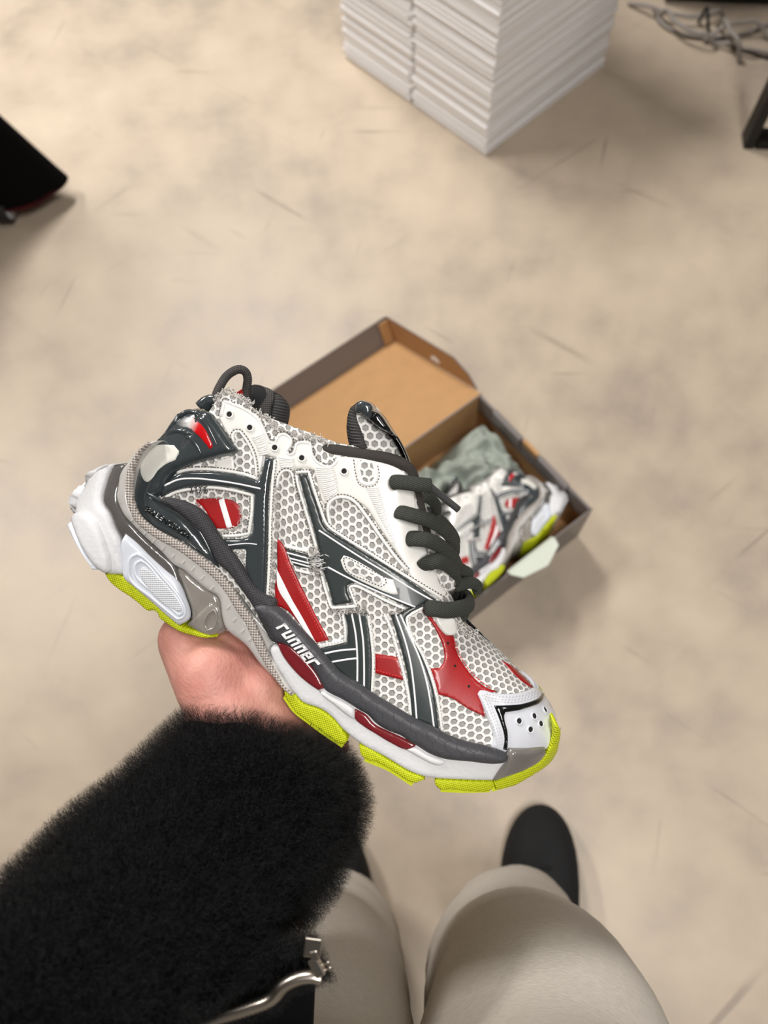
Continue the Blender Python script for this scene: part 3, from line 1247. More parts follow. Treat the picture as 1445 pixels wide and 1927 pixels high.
# ---- 3. sole
DZ = lambda *p: X('D', *p)
EZ = lambda *p: X('E', *p)
CZ = lambda *p: X('C', *p)
AZ = lambda *p: X('A', *p)
BZ = lambda *p: X('B', *p)
FZ = lambda *p: X('F', *p)

slab('midsole', DZ((205, 800), (235, 770), (275, 765), (320, 720), (420, 800), (560, 960), (700, 1080), (850, 1170), (1000, 1260), (1150, 1330)) +
     EZ((420, 1010), (560, 1060), (700, 1100), (850, 1130), (985, 1150), (985, 1190), (960, 1215), (885, 1325), (700, 1322), (500, 1312), (430, 1302), (330, 1267), (150, 1162), (0, 1082)) +
     DZ((700, 1337), (640, 1267), (560, 1207), (430, 1157), (385, 1107), (340, 1050), (290, 970), (240, 890)), 'white_foam', h=.003, r=9, base=0)
midsole = shoe.children[-1]
slab('midsole_core', DZ((-300, 700), (0, 520), (120, 620), (230, 760), (300, 850), (385, 1105), (300, 1055), (230, 965), (150, 865), (60, 775), (-80, 700)), 'grey_tpu', h=.001, r=5, base=-.006)
# raised lips of the midsole
panel('midsole_lip', DZ((545, 1068), (585, 1078), (650, 1108), (750, 1160), (792, 1195), (797, 1268), (780, 1265), (720, 1225), (640, 1160), (575, 1110)), 'white_foam', h=.0022, r=9, env='S', base=.003, parent=midsole)
panel('midsole_lip', EZ((300, 1108), (360, 1087), (460, 1140), (560, 1175), (575, 1188), (545, 1212), (480, 1205), (400, 1165)), 'white_foam', h=.0018, r=8, env='S', base=.003, parent=midsole)

# heel pod
slab('heel_pod', AZ((330, 732), (250, 765), (150, 850), (80, 935), (45, 1010), (50, 1048), (92, 1088), (62, 1145), (105, 1262), (160, 1362), (215, 1442), (262, 1458), (292, 1478), (405, 1484), (412, 1440), (396, 1310), (386, 1246), (346, 1170), (310, 1070), (263, 1000), (285, 860)),
     'white_foam', h=.003, r=12, base=.0)
pod = shoe.children[-1]
panel('heel_pad', CZ((110, 75), (150, 52), (205, 65), (252, 110), (287, 190), (317, 290), (342, 400), (337, 445), (300, 462), (250, 432), (190, 360), (148, 280), (108, 170), (95, 110)), 'white_foam', h=.0036, r=13, env='S', base=.003, parent=pod)
panel('heel_pad', AZ((325, 745), (262, 790), (195, 862), (135, 950), (90, 1035), (60, 1040), (55, 1010), (88, 940), (155, 860), (252, 775)), 'white_foam', h=.003, r=11, env='S', base=.003, parent=pod)
panel('heel_pad', CZ((64, 150), (90, 115), (105, 172), (146, 283), (188, 365), (246, 437), (215, 436), (164, 352), (108, 252)), 'white_plate', h=.0022, r=6, env='S', base=.003, parent=pod)

slab('heel_shell', AZ((330, 735), (440, 722), (425, 790), (390, 870), (372, 950), (385, 1015), (425, 1085), (475, 1140), (560, 1230), (660, 1320), (765, 1420), (800, 1500), (840, 1650), (860, 1755), (700, 1700), (500, 1520), (412, 1440), (396, 1310), (386, 1246), (346, 1170), (310, 1070), (263, 1000), (285, 860)),
     'dark_clear', h=.0028, r=12, base=-.001)
slab('arch_block', CZ((755, 405), (820, 440), (900, 510), (985, 575), (1055, 620), (1085, 760), (1105, 835), (1075, 880), (1020, 888), (960, 882), (840, 820), (862, 745), (832, 640), (790, 520)), 'arch_clear', h=.003, r=14, base=-.002)
arch = shoe.children[-1]
panel('arch_facet', CZ((835, 812), (1000, 660), (1060, 690), (1080, 780), (1095, 832), (1020, 882), (960, 878)), 'arch_clear', h=.0018, r=8, env='S', base=.0006, parent=arch)
tube('arch_ring', [proj(x, y, 'S')[0] + proj(x, y, 'S')[1] * .0026 for x, y in outline(CZ((985, 740), (1030, 705), (1048, 760), (1030, 830), (985, 848), (965, 800)), 3)], .0007, 'arch_clear', arch, 8, closed=True)

slab('wave_band', AZ((660, 575), (600, 585), (530, 622), (440, 735), (400, 800), (380, 900), (370, 950), (385, 1012), (420, 1085)) +
     CZ((470, 130), (560, 220), (660, 310), (760, 410), (820, 442), (900, 512), (985, 582), (1052, 622), (1080, 760), (1102, 832), (1240, 950), (1340, 1080)) +
     DZ((253, 1006), (300, 1062), (382, 1110), (340, 1040), (290, 965), (253, 890)) +
     CZ((1400, 1030), (1340, 910), (1270, 790), (1210, 680), (1140, 580), (1060, 480), (960, 390), (860, 320), (740, 240), (640, 190), (560, 130), (500, 60), (465, -30), (460, -130), (470, -210), (530, -340), (600, -410)),
     'grey_tpu', h=.0028, r=10, base=.001)
band = shoe.children[-1]
# moulded ticks along the band
for i, (x, y) in enumerate([(478, 95), (520, 140), (562, 185), (618, 240), (680, 290), (745, 345), (815, 385), (880, 430), (945, 490), (1010, 560), (1120, 690), (1160, 775), (1215, 850), (1265, 905)]):
    pl = CZ((x - 12, y + 12), (x + 22, y - 26), (x + 30, y - 20), (x + 2, y + 18))
    panel('band_tick', pl, 'grey_tpu', h=.0007, r=1.6, env='S', base=.0036, step=5, parent=band, smooth=False)
ribbon('knurled_strip', AZ((600, 592), (537, 655), (478, 785), (463, 890), (472, 985), (510, 1088), (592, 1168), (676, 1222), (782, 1278), (880, 1345), (980, 1422)) +
       CZ((1070, 492), (1142, 582), (1206, 690), (1266, 778), (1316, 885), (1372, 1010), (1432, 1120)) + DZ((272, 990), (318, 1055), (372, 1102)), [5, 7, 11, 13, 14, 14, 15, 15, 16, 16, 16, 16, 17, 16, 13, 8, 3],
       'knurl_light', h=.0016, base=.0034, env='S', r=4, step=5, parent=band)

slab('outsole_heel', CZ((285, 466), (410, 484), (482, 548), (600, 648), (700, 738), (790, 813), (850, 833), (985, 878), (1042, 894), (960, 902), (870, 882), (780, 852), (690, 792), (652, 762), (645, 736), (612, 713), (580, 718), (520, 672), (480, 640), (462, 626), (380, 572), (312, 512)),
     'yellow_rubber', h=.0012, r=4, base=.001, step=6)
slab('outsole_middle', DZ((312, 1082), (385, 1106), (430, 1156), (560, 1206), (640, 1266), (700, 1336), (745, 1410), (722, 1440), (690, 1438), (640, 1405), (600, 1378), (540, 1332), (470, 1282), (380, 1212), (358, 1180), (320, 1122)),
     'yellow_rubber', h=.0014, r=4, base=.0014, step=6)
slab('outsole_forefoot', EZ((-12, 1078), (60, 1108), (150, 1162), (260, 1227), (330, 1267), (420, 1302), (432, 1318), (400, 1326), (370, 1341), (330, 1332), (250, 1283), (180, 1238), (100, 1197), (40, 1182), (0, 1150)), 'yellow_rubber', h=.0014, r=4, base=.0014, step=6)
slab('outsole_forefoot', EZ((497, 1312), (700, 1322), (890, 1328), (896, 1350), (862, 1390), (810, 1396), (700, 1391), (600, 1381), (540, 1386), (500, 1352)), 'yellow_rubber', h=.0014, r=4, base=.0014, step=6)
slab('outsole_toe', EZ((892, 1328), (1000, 1288), (1100, 1247), (1215, 1170), (1285, 1050), (1300, 985), (1305, 940), (1324, 945), (1338, 972), (1330, 1052), (1302, 1150), (1262, 1202), (1200, 1252), (1100, 1312), (1030, 1352), (960, 1371), (902, 1386)),
     'yellow_rubber', h=.0014, r=4, base=.0012, step=6)
# lugs along the lower edge of the outsole
LUG = mesh('lug_shape', *box_vf(-.0017, .0017, -.0016, .0016, -.0045, .0045), 'yellow_rubber', smooth=False).data
bpy.data.objects.remove(bpy.data.objects['lug_shape'])


def lugs(path, n, parent):
    P = outline(path, 2, True, closed=False)
    L = np.linspace(0, len(P) - 1, n)
    for s in L:
        c = P[int(round(s))]
        p, nn = proj(c[0], c[1], 'S')
        i0, i1 = max(0, int(s) - 3), min(len(P) - 1, int(s) + 3)
        tg = P[i1] - P[i0]
        o = bpy.data.objects.new('lug', LUG)
        COL.objects.link(o)
        o.parent = parent
        o.location = p - nn * .003
        o.rotation_euler = (0, 0, SA - math.atan2(tg[1], tg[0]))


ch = {c.name: c for c in shoe.children}
lugs(DZ((325, 1132), (380, 1208), (470, 1280), (600, 1376), (690, 1436)), 14, ch['outsole_middle'])
lugs(EZ((40, 1182), (180, 1240), (330, 1334)), 11, ch['outsole_forefoot'])
lugs(EZ((560, 1386), (700, 1393), (860, 1392)), 11, ch['outsole_forefoot.001'])
lugs(EZ((915, 1384), (1030, 1352), (1200, 1254), (1290, 1165), (1328, 1060)), 12, ch['outsole_toe'])

panel('side_plate', CZ((430, 195), (402, 242), (405, 380), (416, 490), (482, 550), (600, 650), (700, 740), (790, 815), (858, 775), (866, 742), (832, 622), (782, 512), (700, 440), (600, 350), (500, 250)), 'white_plate', h=.003, r=10, env='S', base=.002, mirror=True)
plate = shoe.children[-1]
for nm, pts, wd in (('plate_ring', ((520, 325), (478, 350), (462, 420), (472, 490), (620, 620), (790, 762), (832, 745), (842, 715), (815, 640), (680, 470), (560, 345)), 5),
                    ('plate_ring', ((545, 368), (510, 392), (505, 440), (520, 482), (660, 605), (800, 735), (828, 715), (815, 665), (680, 505), (575, 385)), 4)):
    Q = [proj(x, y, 'S') for x, y in outline(CZ(*pts), 4)]
    tube(nm, [p + n * .0049 for p, n in Q], .0011, 'white_plate', plate, 8, closed=True)
panel('plate_grip', CZ((562, 410), (535, 430), (542, 482), (800, 717), (832, 712), (826, 672), (602, 425)), 'white_knurl', h=.0012, r=4, env='S', base=.0048, parent=plate)

panel('sole_window', DZ((266, 752), (332, 752), (415, 815), (485, 885), (555, 975), (592, 1055), (545, 1070), (480, 1026), (400, 956), (308, 842)), 'maroon_clear', h=.0012, r=8, env='S', base=.0032)
panel('sole_window', EZ((-36, 832), (-15, 842), (40, 874), (95, 935), (180, 980), (280, 1025), (378, 1075), (352, 1102), (310, 1110), (200, 1062), (100, 1002), (20, 952), (-42, 892)), 'maroon_clear', h=.0012, r=7, env='S', base=.0032)
panel('toe_guard', EZ((975, 1188), (1008, 1118), (1100, 1118), (1242, 1102), (1252, 1130), (1205, 1190), (1100, 1253), (1000, 1292), (868, 1333), (888, 1310), (950, 1230)), 'toe_clear', h=.0024, r=8, env='S', base=.0006, mirror=True)

# ---- 4. rand
panel('heel_rand', AZ((655, 985), (680, 962), (750, 968), (840, 993), (930, 1038), (1002, 1118), (1062, 1218), (1132, 1308), (1202, 1400), (1262, 1500), (1312, 1570), (1380, 1622), (1450, 1655)) +
      DZ((270, 640), (300, 760), (225, 745), (190, 690), (150, 612), (110, 532), (60, 452), (0, 372), (-60, 290)) + AZ((1040, 1395), (1000, 1310), (930, 1202), (850, 1122), (760, 1052)),
      'knurl_dark', h=.0034, r=12, env='S', base=.0005, mirror=False)
panel('side_rand', DZ((105, 488), (180, 483), (250, 498), (320, 548), (380, 608), (450, 678), (530, 768), (600, 848), (700, 958), (820, 1028), (900, 1088), (1050, 1178), (1200, 1268), (1350, 1338)) +
      EZ((560, 1003), (700, 1058), (850, 1093), (980, 1138), (988, 1170), (970, 1187), (700, 1188), (560, 1173), (460, 1138), (370, 1082), (335, 1066), (280, 1023), (180, 983), (100, 933), (40, 872), (0, 852)) +
      DZ((790, 1187), (700, 1132), (640, 1103), (590, 1072), (560, 1022), (510, 932), (450, 862), (380, 802), (320, 766), (270, 746), (238, 720), (195, 640), (152, 580), (112, 530)),
      'hex_rubber', h=.0042, r=14, env='S', base=.002, mirror=True)
rand = shoe.children[-1]

# ---- 5. heel counter
counter_poly = AZ((930, 380), (1010, 390), (1040, 430), (1090, 500), (1150, 588), (1192, 640), (1172, 665), (1100, 682), (960, 717), (830, 762), (762, 802), (712, 860), (682, 928), (642, 962), (705, 1012), (800, 1062), (900, 1160), (972, 1250), (1022, 1330), (1060, 1440),
                  (1000, 1392), (900, 1322), (820, 1262), (720, 1222), (620, 1162), (540, 1082), (500, 1000), (490, 900), (520, 828), (540, 740), (590, 680), (660, 608), (720, 528), (790, 450), (860, 402))
panel('heel_counter', counter_poly, 'dark_gloss', h=.0048, r=16, env='U', base=.0012, step=5, skirt=.004, mirror=True)
counter = shoe.children[-1]
panel('counter_inlay', AZ((640, 650), (720, 620), (788, 618), (828, 668), (810, 702), (740, 742), (682, 792), (642, 850), (605, 878), (578, 832), (578, 760), (600, 700)), 'cream_leather', h=.0008, r=4, env='U', base=.0056, parent=counter)
panel('reflector_lens', AZ((795, 492), (850, 450), (920, 443), (972, 490), (1012, 560), (1037, 620), (1010, 642), (978, 600), (930, 545), (880, 512), (830, 506)), 'lens_fade', h=.001, r=4, env='U', base=.0056, parent=counter)


def ridge(name, path, rad, mat, off, env, parent, sides=8, taper=True):
    P = outline(path, 4, True, closed=False)
    Q = [proj(x, y, env) for x, y in P]
    n = len(Q)
    R_ = [rad * (math.sin(PI * min(1, max(0, .02 + i / (n - 1)))) ** .4 if taper else 1) + 1e-5 for i in range(n)]
    return tube(name, [p + nn * off for p, nn in Q], R_, mat, parent, sides)


ridge('counter_ridge', AZ((690, 610), (745, 560), (800, 530), (850, 532), (900, 580), (940, 640), (960, 690)), .0016, 'dark_gloss', .0056, 'U', counter)
ridge('counter_ridge', AZ((730, 570), (790, 490), (850, 428), (930, 420), (985, 470), (1030, 550), (1065, 620)), .0014, 'dark_gloss', .0056, 'U', counter)
ridge('counter_ridge', AZ((560, 900), (600, 935), (650, 965), (740, 1010), (840, 1070), (930, 1170), (1000, 1290), (1040, 1390)), .0015, 'dark_gloss', .0052, 'U', counter)
ridge('counter_ridge', AZ((520, 1000), (580, 1080), (660, 1140), (760, 1190), (850, 1250), (930, 1310)), .0012, 'dark_gloss', .005, 'U', counter)

# ---- 6. red overlays
panel('red_overlay', AZ((892, 975), (960, 966), (1040, 968), (1150, 983), (1198, 1028), (1208, 1080), (1192, 1142), (1150, 1168), (1040, 1173), (1000, 1112), (950, 1032)), 'red_leather', base=.0003, h=.0006)
ribbon('red_overlay_stripe', AZ((1072, 972), (1098, 1060), (1130, 1166)), 11, 'white_print', base=.0009, h=.0003, r=1.5, smooth=True)
stitches(AZ((905, 990), (950, 1060), (1000, 1150)), 0, 'stitch_red')
panel('red_overlay', DZ((262, 48), (285, 70), (312, 110), (345, 205), (402, 330), (472, 470), (542, 610), (612, 737), (530, 757), (490, 720), (420, 640), (330, 540), (250, 500), (243, 380), (258, 270), (258, 100)), 'red_leather', base=.0003, h=.0007)
panel('red_overlay_stripe', DZ((258, 255), (300, 338), (360, 458), (430, 578), (490, 688), (522, 750), (470, 702), (400, 602), (330, 492), (282, 422), (260, 366)), 'white_print', base=.001, h=.0003, r=1.5)
stitches(DZ((285, 110), (330, 230), (390, 360), (470, 520), (570, 720)), 0, 'stitch_red')
stitches(DZ((305, 130), (345, 235), (410, 370), (490, 520), (585, 705)), 0, 'stitch_red')
panel('red_overlay', EZ((88, 467), (252, 494), (292, 652), (92, 602)), 'red_leather', base=.0003, h=.0006, smooth=False)
stitches(EZ((100, 488), (250, 512)), 0, 'stitch_red')
stitches(EZ((100, 580), (280, 630)), 0, 'stitch_red')
panel('toe_overlay', EZ((410, 165), (450, 180), (484, 232), (530, 298), (572, 345), (622, 343), (640, 440), (690, 540), (770, 640), (850, 702), (925, 727), (850, 740), (800, 745), (815, 800), (840, 900), (720, 842), (620, 777), (520, 747), (470, 570), (530, 566), (560, 520), (556, 430), (530, 360), (488, 280), (440, 212)),
      'red_leather', base=.0003, h=.0008, mirror=True)
stitches(EZ((440, 195), (500, 275), (550, 355), (575, 440), (578, 520), (548, 575), (480, 585)), 0, 'stitch_red')
stitches(EZ((622, 365), (650, 450), (705, 550), (790, 645), (880, 712)), 0, 'stitch_red')
stitches(EZ((520, 722), (620, 752), (720, 815), (815, 872)), 0, 'stitch_red')

panel('toe_overlay', EZ((955, 520), (1010, 548), (1080, 608), (1140, 668), (1168, 706), (1135, 690), (1050, 622)), 'red_leather', base=.0003, h=.0006)

# ---- 7. mesh-bordering white panels
eyestay_poly = BZ((75, 298), (110, 308), (230, 368), (320, 438), (362, 515), (392, 585), (425, 588), (448, 540), (480, 528), (535, 560), (546, 592), (512, 640), (522, 668), (546, 660), (562, 598), (600, 580), (672, 590), (690, 680), (730, 725), (790, 745), (836, 720), (846, 688), (950, 690), (1100, 715), (1230, 752), (1305, 800), (1338, 850), (1372, 1000), (1390, 1130)) + \
    FZ((560, 1010), (560, 1030), (600, 1130), (628, 1215), (612, 1235), (606, 1290), (680, 1330), (715, 1420), (772, 1490), (735, 1520), (690, 1528), (640, 1490), (530, 1392), (500, 1350), (470, 1290), (400, 1182), (330, 1082), (260, 972), (200, 882), (140, 832), (60, 792), (0, 785)) + \
    BZ((810, 975), (782, 1020), (760, 1010), (720, 880), (690, 780), (650, 765), (560, 768), (545, 790), (520, 772), (480, 772), (452, 800), (440, 860), (428, 850), (432, 695), (352, 672), (330, 780), (305, 835), (300, 760), (285, 660), (240, 572), (190, 508), (150, 508), (134, 550), (150, 590), (110, 540), (70, 470), (48, 420))
panel('eyestay', eyestay_poly, 'white_tpu', base=.0006, h=.0011, r=4, step=5, mirror=True)
eyestay = shoe.children[-1]
# piping and stitching round the eyestay
ribbon('eyestay_piping', BZ((62, 420), (85, 312), (230, 375), (318, 446), (355, 520), (388, 590), (428, 592), (452, 545), (482, 535), (528, 562), (536, 592), (502, 645), (522, 678), (552, 662), (568, 604), (602, 590), (664, 598), (682, 685), (728, 735), (792, 755), (838, 730), (845, 700)), 5, 'white_edge', base=.0015, h=.0007, stitch=-5, parent=eyestay)
ribbon('eyestay_piping', BZ((150, 590), (140, 545), (155, 515), (190, 516), (236, 578), (280, 665), (298, 760), (300, 830)), 5, 'white_edge', base=.0015, h=.0007, stitch=-4, parent=eyestay)
ribbon('eyestay_piping', BZ((806, 1160), (785, 1060), (790, 1010), (830, 968), (900, 960), (960, 985), (1040, 1080), (1130, 1210), (1230, 1350), (1320, 1460)), 6, 'white_edge', base=.0015, h=.0007, stitch=-5, parent=eyestay)
ribbon('eyestay_piping', BZ((975, 700), (990, 800), (1012, 862), (1050, 875), (1095, 868), (1115, 825), (1100, 730)), 5, 'white_edge', base=.0015, h=.0007, stitch=4.5, parent=eyestay)
ribbon('eyestay_piping', BZ((440, 900), (455, 815), (488, 780), (525, 782), (545, 810), (560, 900)), 5, 'white_edge', base=.0015, h=.0007, stitch=-4, parent=eyestay)
stitches(FZ((280, 560), (400, 590), (470, 620)), 0)
stitches(FZ((540, 1370), (600, 1430), (650, 1480), (700, 1510)), 0)
stitches(FZ((680, 1345), (715, 1420), (755, 1485)), 0)
panel('mesh_inset', BZ((988, 705), (1005, 800), (1020, 848), (1050, 862), (1088, 852), (1102, 820), (1088, 720)), 'mesh_fabric', base=.0014, h=.0004, parent=eyestay)


def ribs(A, B, n, parent, rad=.00055, off=.0018):
    A_, B_ = outline(A, 2, True, closed=False), outline(B, 2, True, closed=False)
    for i in range(n):
        s = (i + .5) / n
        a, b = A_[int(s * (len(A_) - 1))], B_[int(s * (len(B_) - 1))]
        m = (a + b) / 2 + np.array([0, 1.6])
        Q = [proj(*q, 'U') for q in (a, (a + m) / 2 + [0, .6], m, (b + m) / 2 + [0, .6], b)]
        tube('rib', [p + nn * off for p, nn in Q], [rad * .4, rad, rad, rad, rad * .4], 'white_tpu', parent, 6)


ribs(BZ((702, 760), (725, 860), (765, 990)), BZ((828, 760), (848, 840), (858, 935)), 17, eyestay)
ribs(BZ((1040, 895), (1090, 1010), (1150, 1130), (1225, 1270)), BZ((1128, 895), (1160, 1010), (1195, 1130), (1245, 1260)), 30, eyestay)
ribs(BZ((268, 560), (300, 620), (318, 680)), BZ((355, 525), (382, 600), (400, 660)), 11, eyestay)
ribs(BZ((450, 690), (455, 725), (462, 760)), BZ((560, 700), (562, 725), (565, 755)), 6, eyestay)

# eyelets
for x, y in BZ((118, 400), (255, 490), (425, 625), (608, 695), (895, 785)):
    p, n = proj(x, y)
    q = n.to_track_quat('Z', 'Y').to_matrix()
    ring = [p + n * .0019 + q @ Vector((math.cos(a), math.sin(a), 0)) * .0021 for a in np.linspace(0, 2 * PI, 18, endpoint=False)]
    e = tube('eyelet', ring, .0006, 'white_tpu', eyestay, 8, closed=True)
    disc = [p + n * .00195 + q @ Vector((math.cos(a), math.sin(a), 0)) * .0019 for a in np.linspace(0, 2 * PI, 18, endpoint=False)]
    mesh('eyelet_hole', disc, [tuple(range(18))], 'hole_dark', e)

# ---- 8. dark cage of the heel quarter
panel('heel_cage', AZ((690, 890), (740, 830), (800, 795), (950, 785), (1100, 795), (1230, 820), (1325, 848), (1345, 800), (1372, 688), (1432, 702), (1405, 850), (1392, 1000), (1390, 1200), (1382, 1445), (1378, 1640), (1320, 1590), (1270, 1510), (1240, 1430), (1242, 1312), (1140, 1314), (1092, 1243), (1250, 1230), (1283, 1200), (1288, 1100), (1300, 942), (1200, 905), (1050, 885), (900, 885), (780, 912), (690, 947), (662, 962)),
      'dark_gloss', base=.0012, h=.0022, r=7, step=5)
cage = shoe.children[-1]
ribbon('cage_stripe', AZ((700, 885), (790, 840), (900, 832), (1050, 846), (1200, 870), (1352, 903)), 3.6, 'white_print', base=.0032, h=.0005, r=1.4, parent=cage)
ribbon('cage_stripe', AZ((1125, 1282), (1200, 1273), (1270, 1270), (1335, 1278)), 3, 'white_print', base=.003, h=.0005, r=1.3, parent=cage)
ribbon('cage_edge', AZ((770, 796), (830, 776), (950, 768), (1100, 780), (1230, 804), (1322, 836)), 6, 'white_edge', base=.0012, h=.0008, stitch=-4.5, parent=cage)
ribbon('cage_edge', AZ((690, 965), (760, 928), (880, 902), (1000, 893), (1130, 908), (1284, 945), (1282, 1060), (1262, 1205), (1180, 1218), (1075, 1220)), 6.5, 'white_edge', base=.0012, h=.0012, stitch=4, parent=cage)
ribbon('cage_edge', AZ((1440, 705), (1424, 850), (1410, 1100), (1400, 1445), (1388, 1650)), 7, 'white_edge', base=.0012, h=.0012, stitch=[-2.5, 5], parent=cage)
ribbon('cage_edge', AZ((1165, 1335), (1225, 1318), (1238, 1330), (1232, 1420)), 5, 'white_edge', base=.0012, h=.0008, stitch=0, parent=cage)
panel('mesh_patch', AZ((1175, 1345), (1222, 1328), (1228, 1345), (1224, 1400)), 'mesh_fabric', base=.0008, h=.0006, parent=cage)
panel('rear_panel', AZ((1030, 715), (1150, 680), (1165, 780), (1035, 768)), 'white_tpu', base=.0003, h=.0006, smooth=False)

# ---- 9. side emblem
emb = DZ((409, -387), (459, -384), (484, -312), (539, -152), (585, -30), (620, 0), (740, 75), (860, 150), (990, 230), (1100, 300), (1200, 370), (1332, 467), (1250, 492), (1195, 522), (1100, 492), (1000, 442), (900, 392), (820, 356), (770, 348), (736, 368), (735, 400), (767, 482), (642, 502), (610, 370), (580, 280), (560, 200), (530, 60), (515, 0), (459, -192), (419, -342))
panel('side_emblem', emb, 'dark_strip', base=.0014, h=.0012, r=3.5, step=5)
emblem = shoe.children[-1]
panel('emblem_window', DZ((690, 185), (708, 158), (745, 168), (880, 240), (990, 308), (1045, 325), (1082, 428), (1050, 427), (920, 378), (750, 288), (718, 260)), 'white_edge', base=.0024, h=.0006, r=2.5, parent=emblem)
panel('emblem_mesh', DZ((722, 200), (745, 192), (860, 258), (970, 320), (985, 345), (960, 358), (850, 310), (750, 258)), 'mesh_fabric', base=.0028, h=.0004, r=2, parent=emblem)
stitches(DZ((712, 190), (722, 172), (745, 178), (880, 250), (995, 322), (1000, 345), (968, 372), (850, 322), (745, 270), (712, 190)), 0, base=.0032)
for w_, pth in ((3.4, ((545, -10), (700, 92), (850, 188), (1000, 280), (1150, 378), (1312, 477))), (3.4, ((608, 240), (740, 310), (900, 386), (1050, 452), (1192, 512)))):
    ribbon('emblem_stripe', DZ(*pth), w_, 'white_print', base=.0026, h=.0005, r=1.3, parent=emblem)
EB = dict(base=.0014, h=.0012, parent=emblem)
ribbon('emblem_edge', DZ((385, -400), (475, -405), (503, -312), (556, -155), (602, -45), (700, 28), (860, 128), (1050, 250), (1250, 380), (1375, 462)), 6.5, stitch=-3.8, **EB)
ribbon('emblem_edge', DZ((390, -380), (402, -320), (442, -185), (500, 10), (530, 120)), 6, stitch=4.5, **EB)
ribbon('emblem_edge', DZ((562, 285), (592, 400), (630, 518), (802, 506), (775, 440), (752, 378), (785, 368), (860, 398), (1000, 470), (1128, 528)), 6.5, stitch=2, smooth=True, **EB)

# ---- 10. stripes
panel('quarter_stripes', DZ((318, 118), (400, 140), (472, 162), (492, 250), (430, 245), (372, 228)), 'dark_strip', base=.0007, h=.0008, smooth=False)
qs = shoe.children[-1]
for a, b in (((325, 142), (472, 182)), ((345, 180), (480, 215)), ((360, 205), (488, 240))):
    ribbon('stripe_line', DZ(a, b), 3, 'white_print', base=.0015, h=.0004, r=1.2, parent=qs)
ribbon('stripe_edge', DZ((310, 98), (400, 120), (470, 135)), 7, base=.0007, h=.001, stitch=2, parent=qs)
ribbon('stripe_edge', DZ((380, 262), (430, 272), (495, 290)), 6, base=.0007, h=.001, stitch=2, parent=qs)
panel('side_stripes', DZ((718, 556), (880, 556), (890, 700), (902, 850), (898, 1100), (850, 1070), (720, 975), (620, 872), (550, 795), (736, 752), (738, 650)), 'dark_strip', base=.0009, h=.0009, r=3, step=5)
ss = shoe.children[-1]
for pth in (((768, 556), (795, 700), (806, 850), (806, 1040)), ((818, 556), (845, 740), (852, 900), (852, 1070)), ((575, 828), (680, 806), (796, 796)), ((630, 884), (720, 868), (800, 858))):
    ribbon('stripe_line', DZ(*pth), 3.6, 'white_print', base=.0018, h=.0004, r=1.3, parent=ss)
ribbon('stripe_edge', DZ((702, 556), (720, 650), (722, 742), (640, 762), (530, 778)), 6.5, base=.0009, h=.0011, stitch=1.5, parent=ss)
ribbon('stripe_edge', DZ((876, 556), (898, 690), (914, 850), (908, 1100)), 7, base=.0009, h=.0011, stitch=-1.5, parent=ss)
panel('toe_stripes', EZ((198, 205), (250, 200), (300, 170), (400, 140), (425, 150), (330, 195), (302, 225), (320, 300), (345, 350), (405, 480), (455, 600), (492, 740), (530, 995), (500, 975), (380, 918), (342, 897), (330, 740), (310, 600), (270, 440), (230, 300)), 'dark_strip', base=.0009, h=.0009, r=3, step=5)
ts_ = shoe.children[-1]
for pth in (((232, 200), (290, 360), (332, 520), (358, 700), (378, 918)), ((262, 200), (330, 350), (402, 520), (452, 700), (494, 975))):
    ribbon('stripe_line', EZ(*pth), 3.6, 'white_print', base=.0018, h=.0004, r=1.3, parent=ts_)
ribbon('stripe_edge', EZ((150, 190), (200, 300), (242, 440), (287, 600), (318, 740), (336, 895)), 7, base=.0009, h=.0011, stitch=1.5, parent=ts_)
ribbon('stripe_edge', EZ((430, 150), (340, 198), (306, 225), (330, 320), (418, 480), (480, 640), (520, 800), (552, 1005)), 7, base=.0009, h=.0011, stitch=-1.5, parent=ts_)

# ---- 11. toe cap
panel('toe_cap', EZ((782, 745), (796, 718), (830, 718), (900, 738), (1000, 744), (1100, 730), (1172, 703), (1212, 720), (1252, 780), (1290, 840), (1312, 900), (1305, 1000), (1275, 1075), (1245, 1112), (1100, 1122), (985, 1132), (878, 1102), (895, 1040), (850, 900), (808, 800)),
      'toe_white', base=.0006, h=.0016, r=5, step=5, mirror=True)
toecap = shoe.children[-1]
panel('toe_chevron', EZ((888, 822), (1000, 820), (1100, 810), (1180, 780), (1215, 735), (1234, 760), (1202, 812), (1130, 842), (1050, 862), (968, 872), (962, 892), (985, 1000), (986, 1122), (950, 1112), (960, 1040), (932, 932)), 'black_gloss', base=.0018, h=.0016, r=6, step=5, parent=toecap)
for a in (0, 9, 17):
    stitches(EZ((830, 742 - 0), (900, 760), (1000, 768), (1100, 755), (1180, 725)), a * .55, 'stitch_white', base=.0023)
    stitches(EZ((805, 745), (840, 840), (880, 940), (908, 1040), (905, 1105)), -a * .55, 'stitch_white', base=.0023)
for x, y in EZ((1058, 928), (1157, 898), (1228, 860), (1200, 948), (1133, 983)):
    p, n = proj(x, y)
    q = n.to_track_quat('Z', 'Y').to_matrix()
    mk = lambda rad, off: [p + n * off + q @ Vector((math.cos(a) * 1, math.sin(a), 0)) * rad for a in np.linspace(0, 2 * PI, 18, endpoint=False)]
    e = tube('vent_ring', mk(.0021, .0022), .0006, 'toe_white', toecap, 8, closed=True)
    mesh('vent_hole', mk(.0017, .00245), [tuple(range(18))], 'hole_dark', e)
panel('lace_tab', EZ((485, 200), (560, 210), (622, 235), (635, 300), (632, 342), (580, 347), (528, 300), (500, 250)), 'white_tpu', base=.0012, h=.0014, r=4)
stitches(EZ((500, 235), (540, 300), (585, 332), (622, 330)), 0)
stitches(DZ((1245, 500), (1130, 560)), 0)

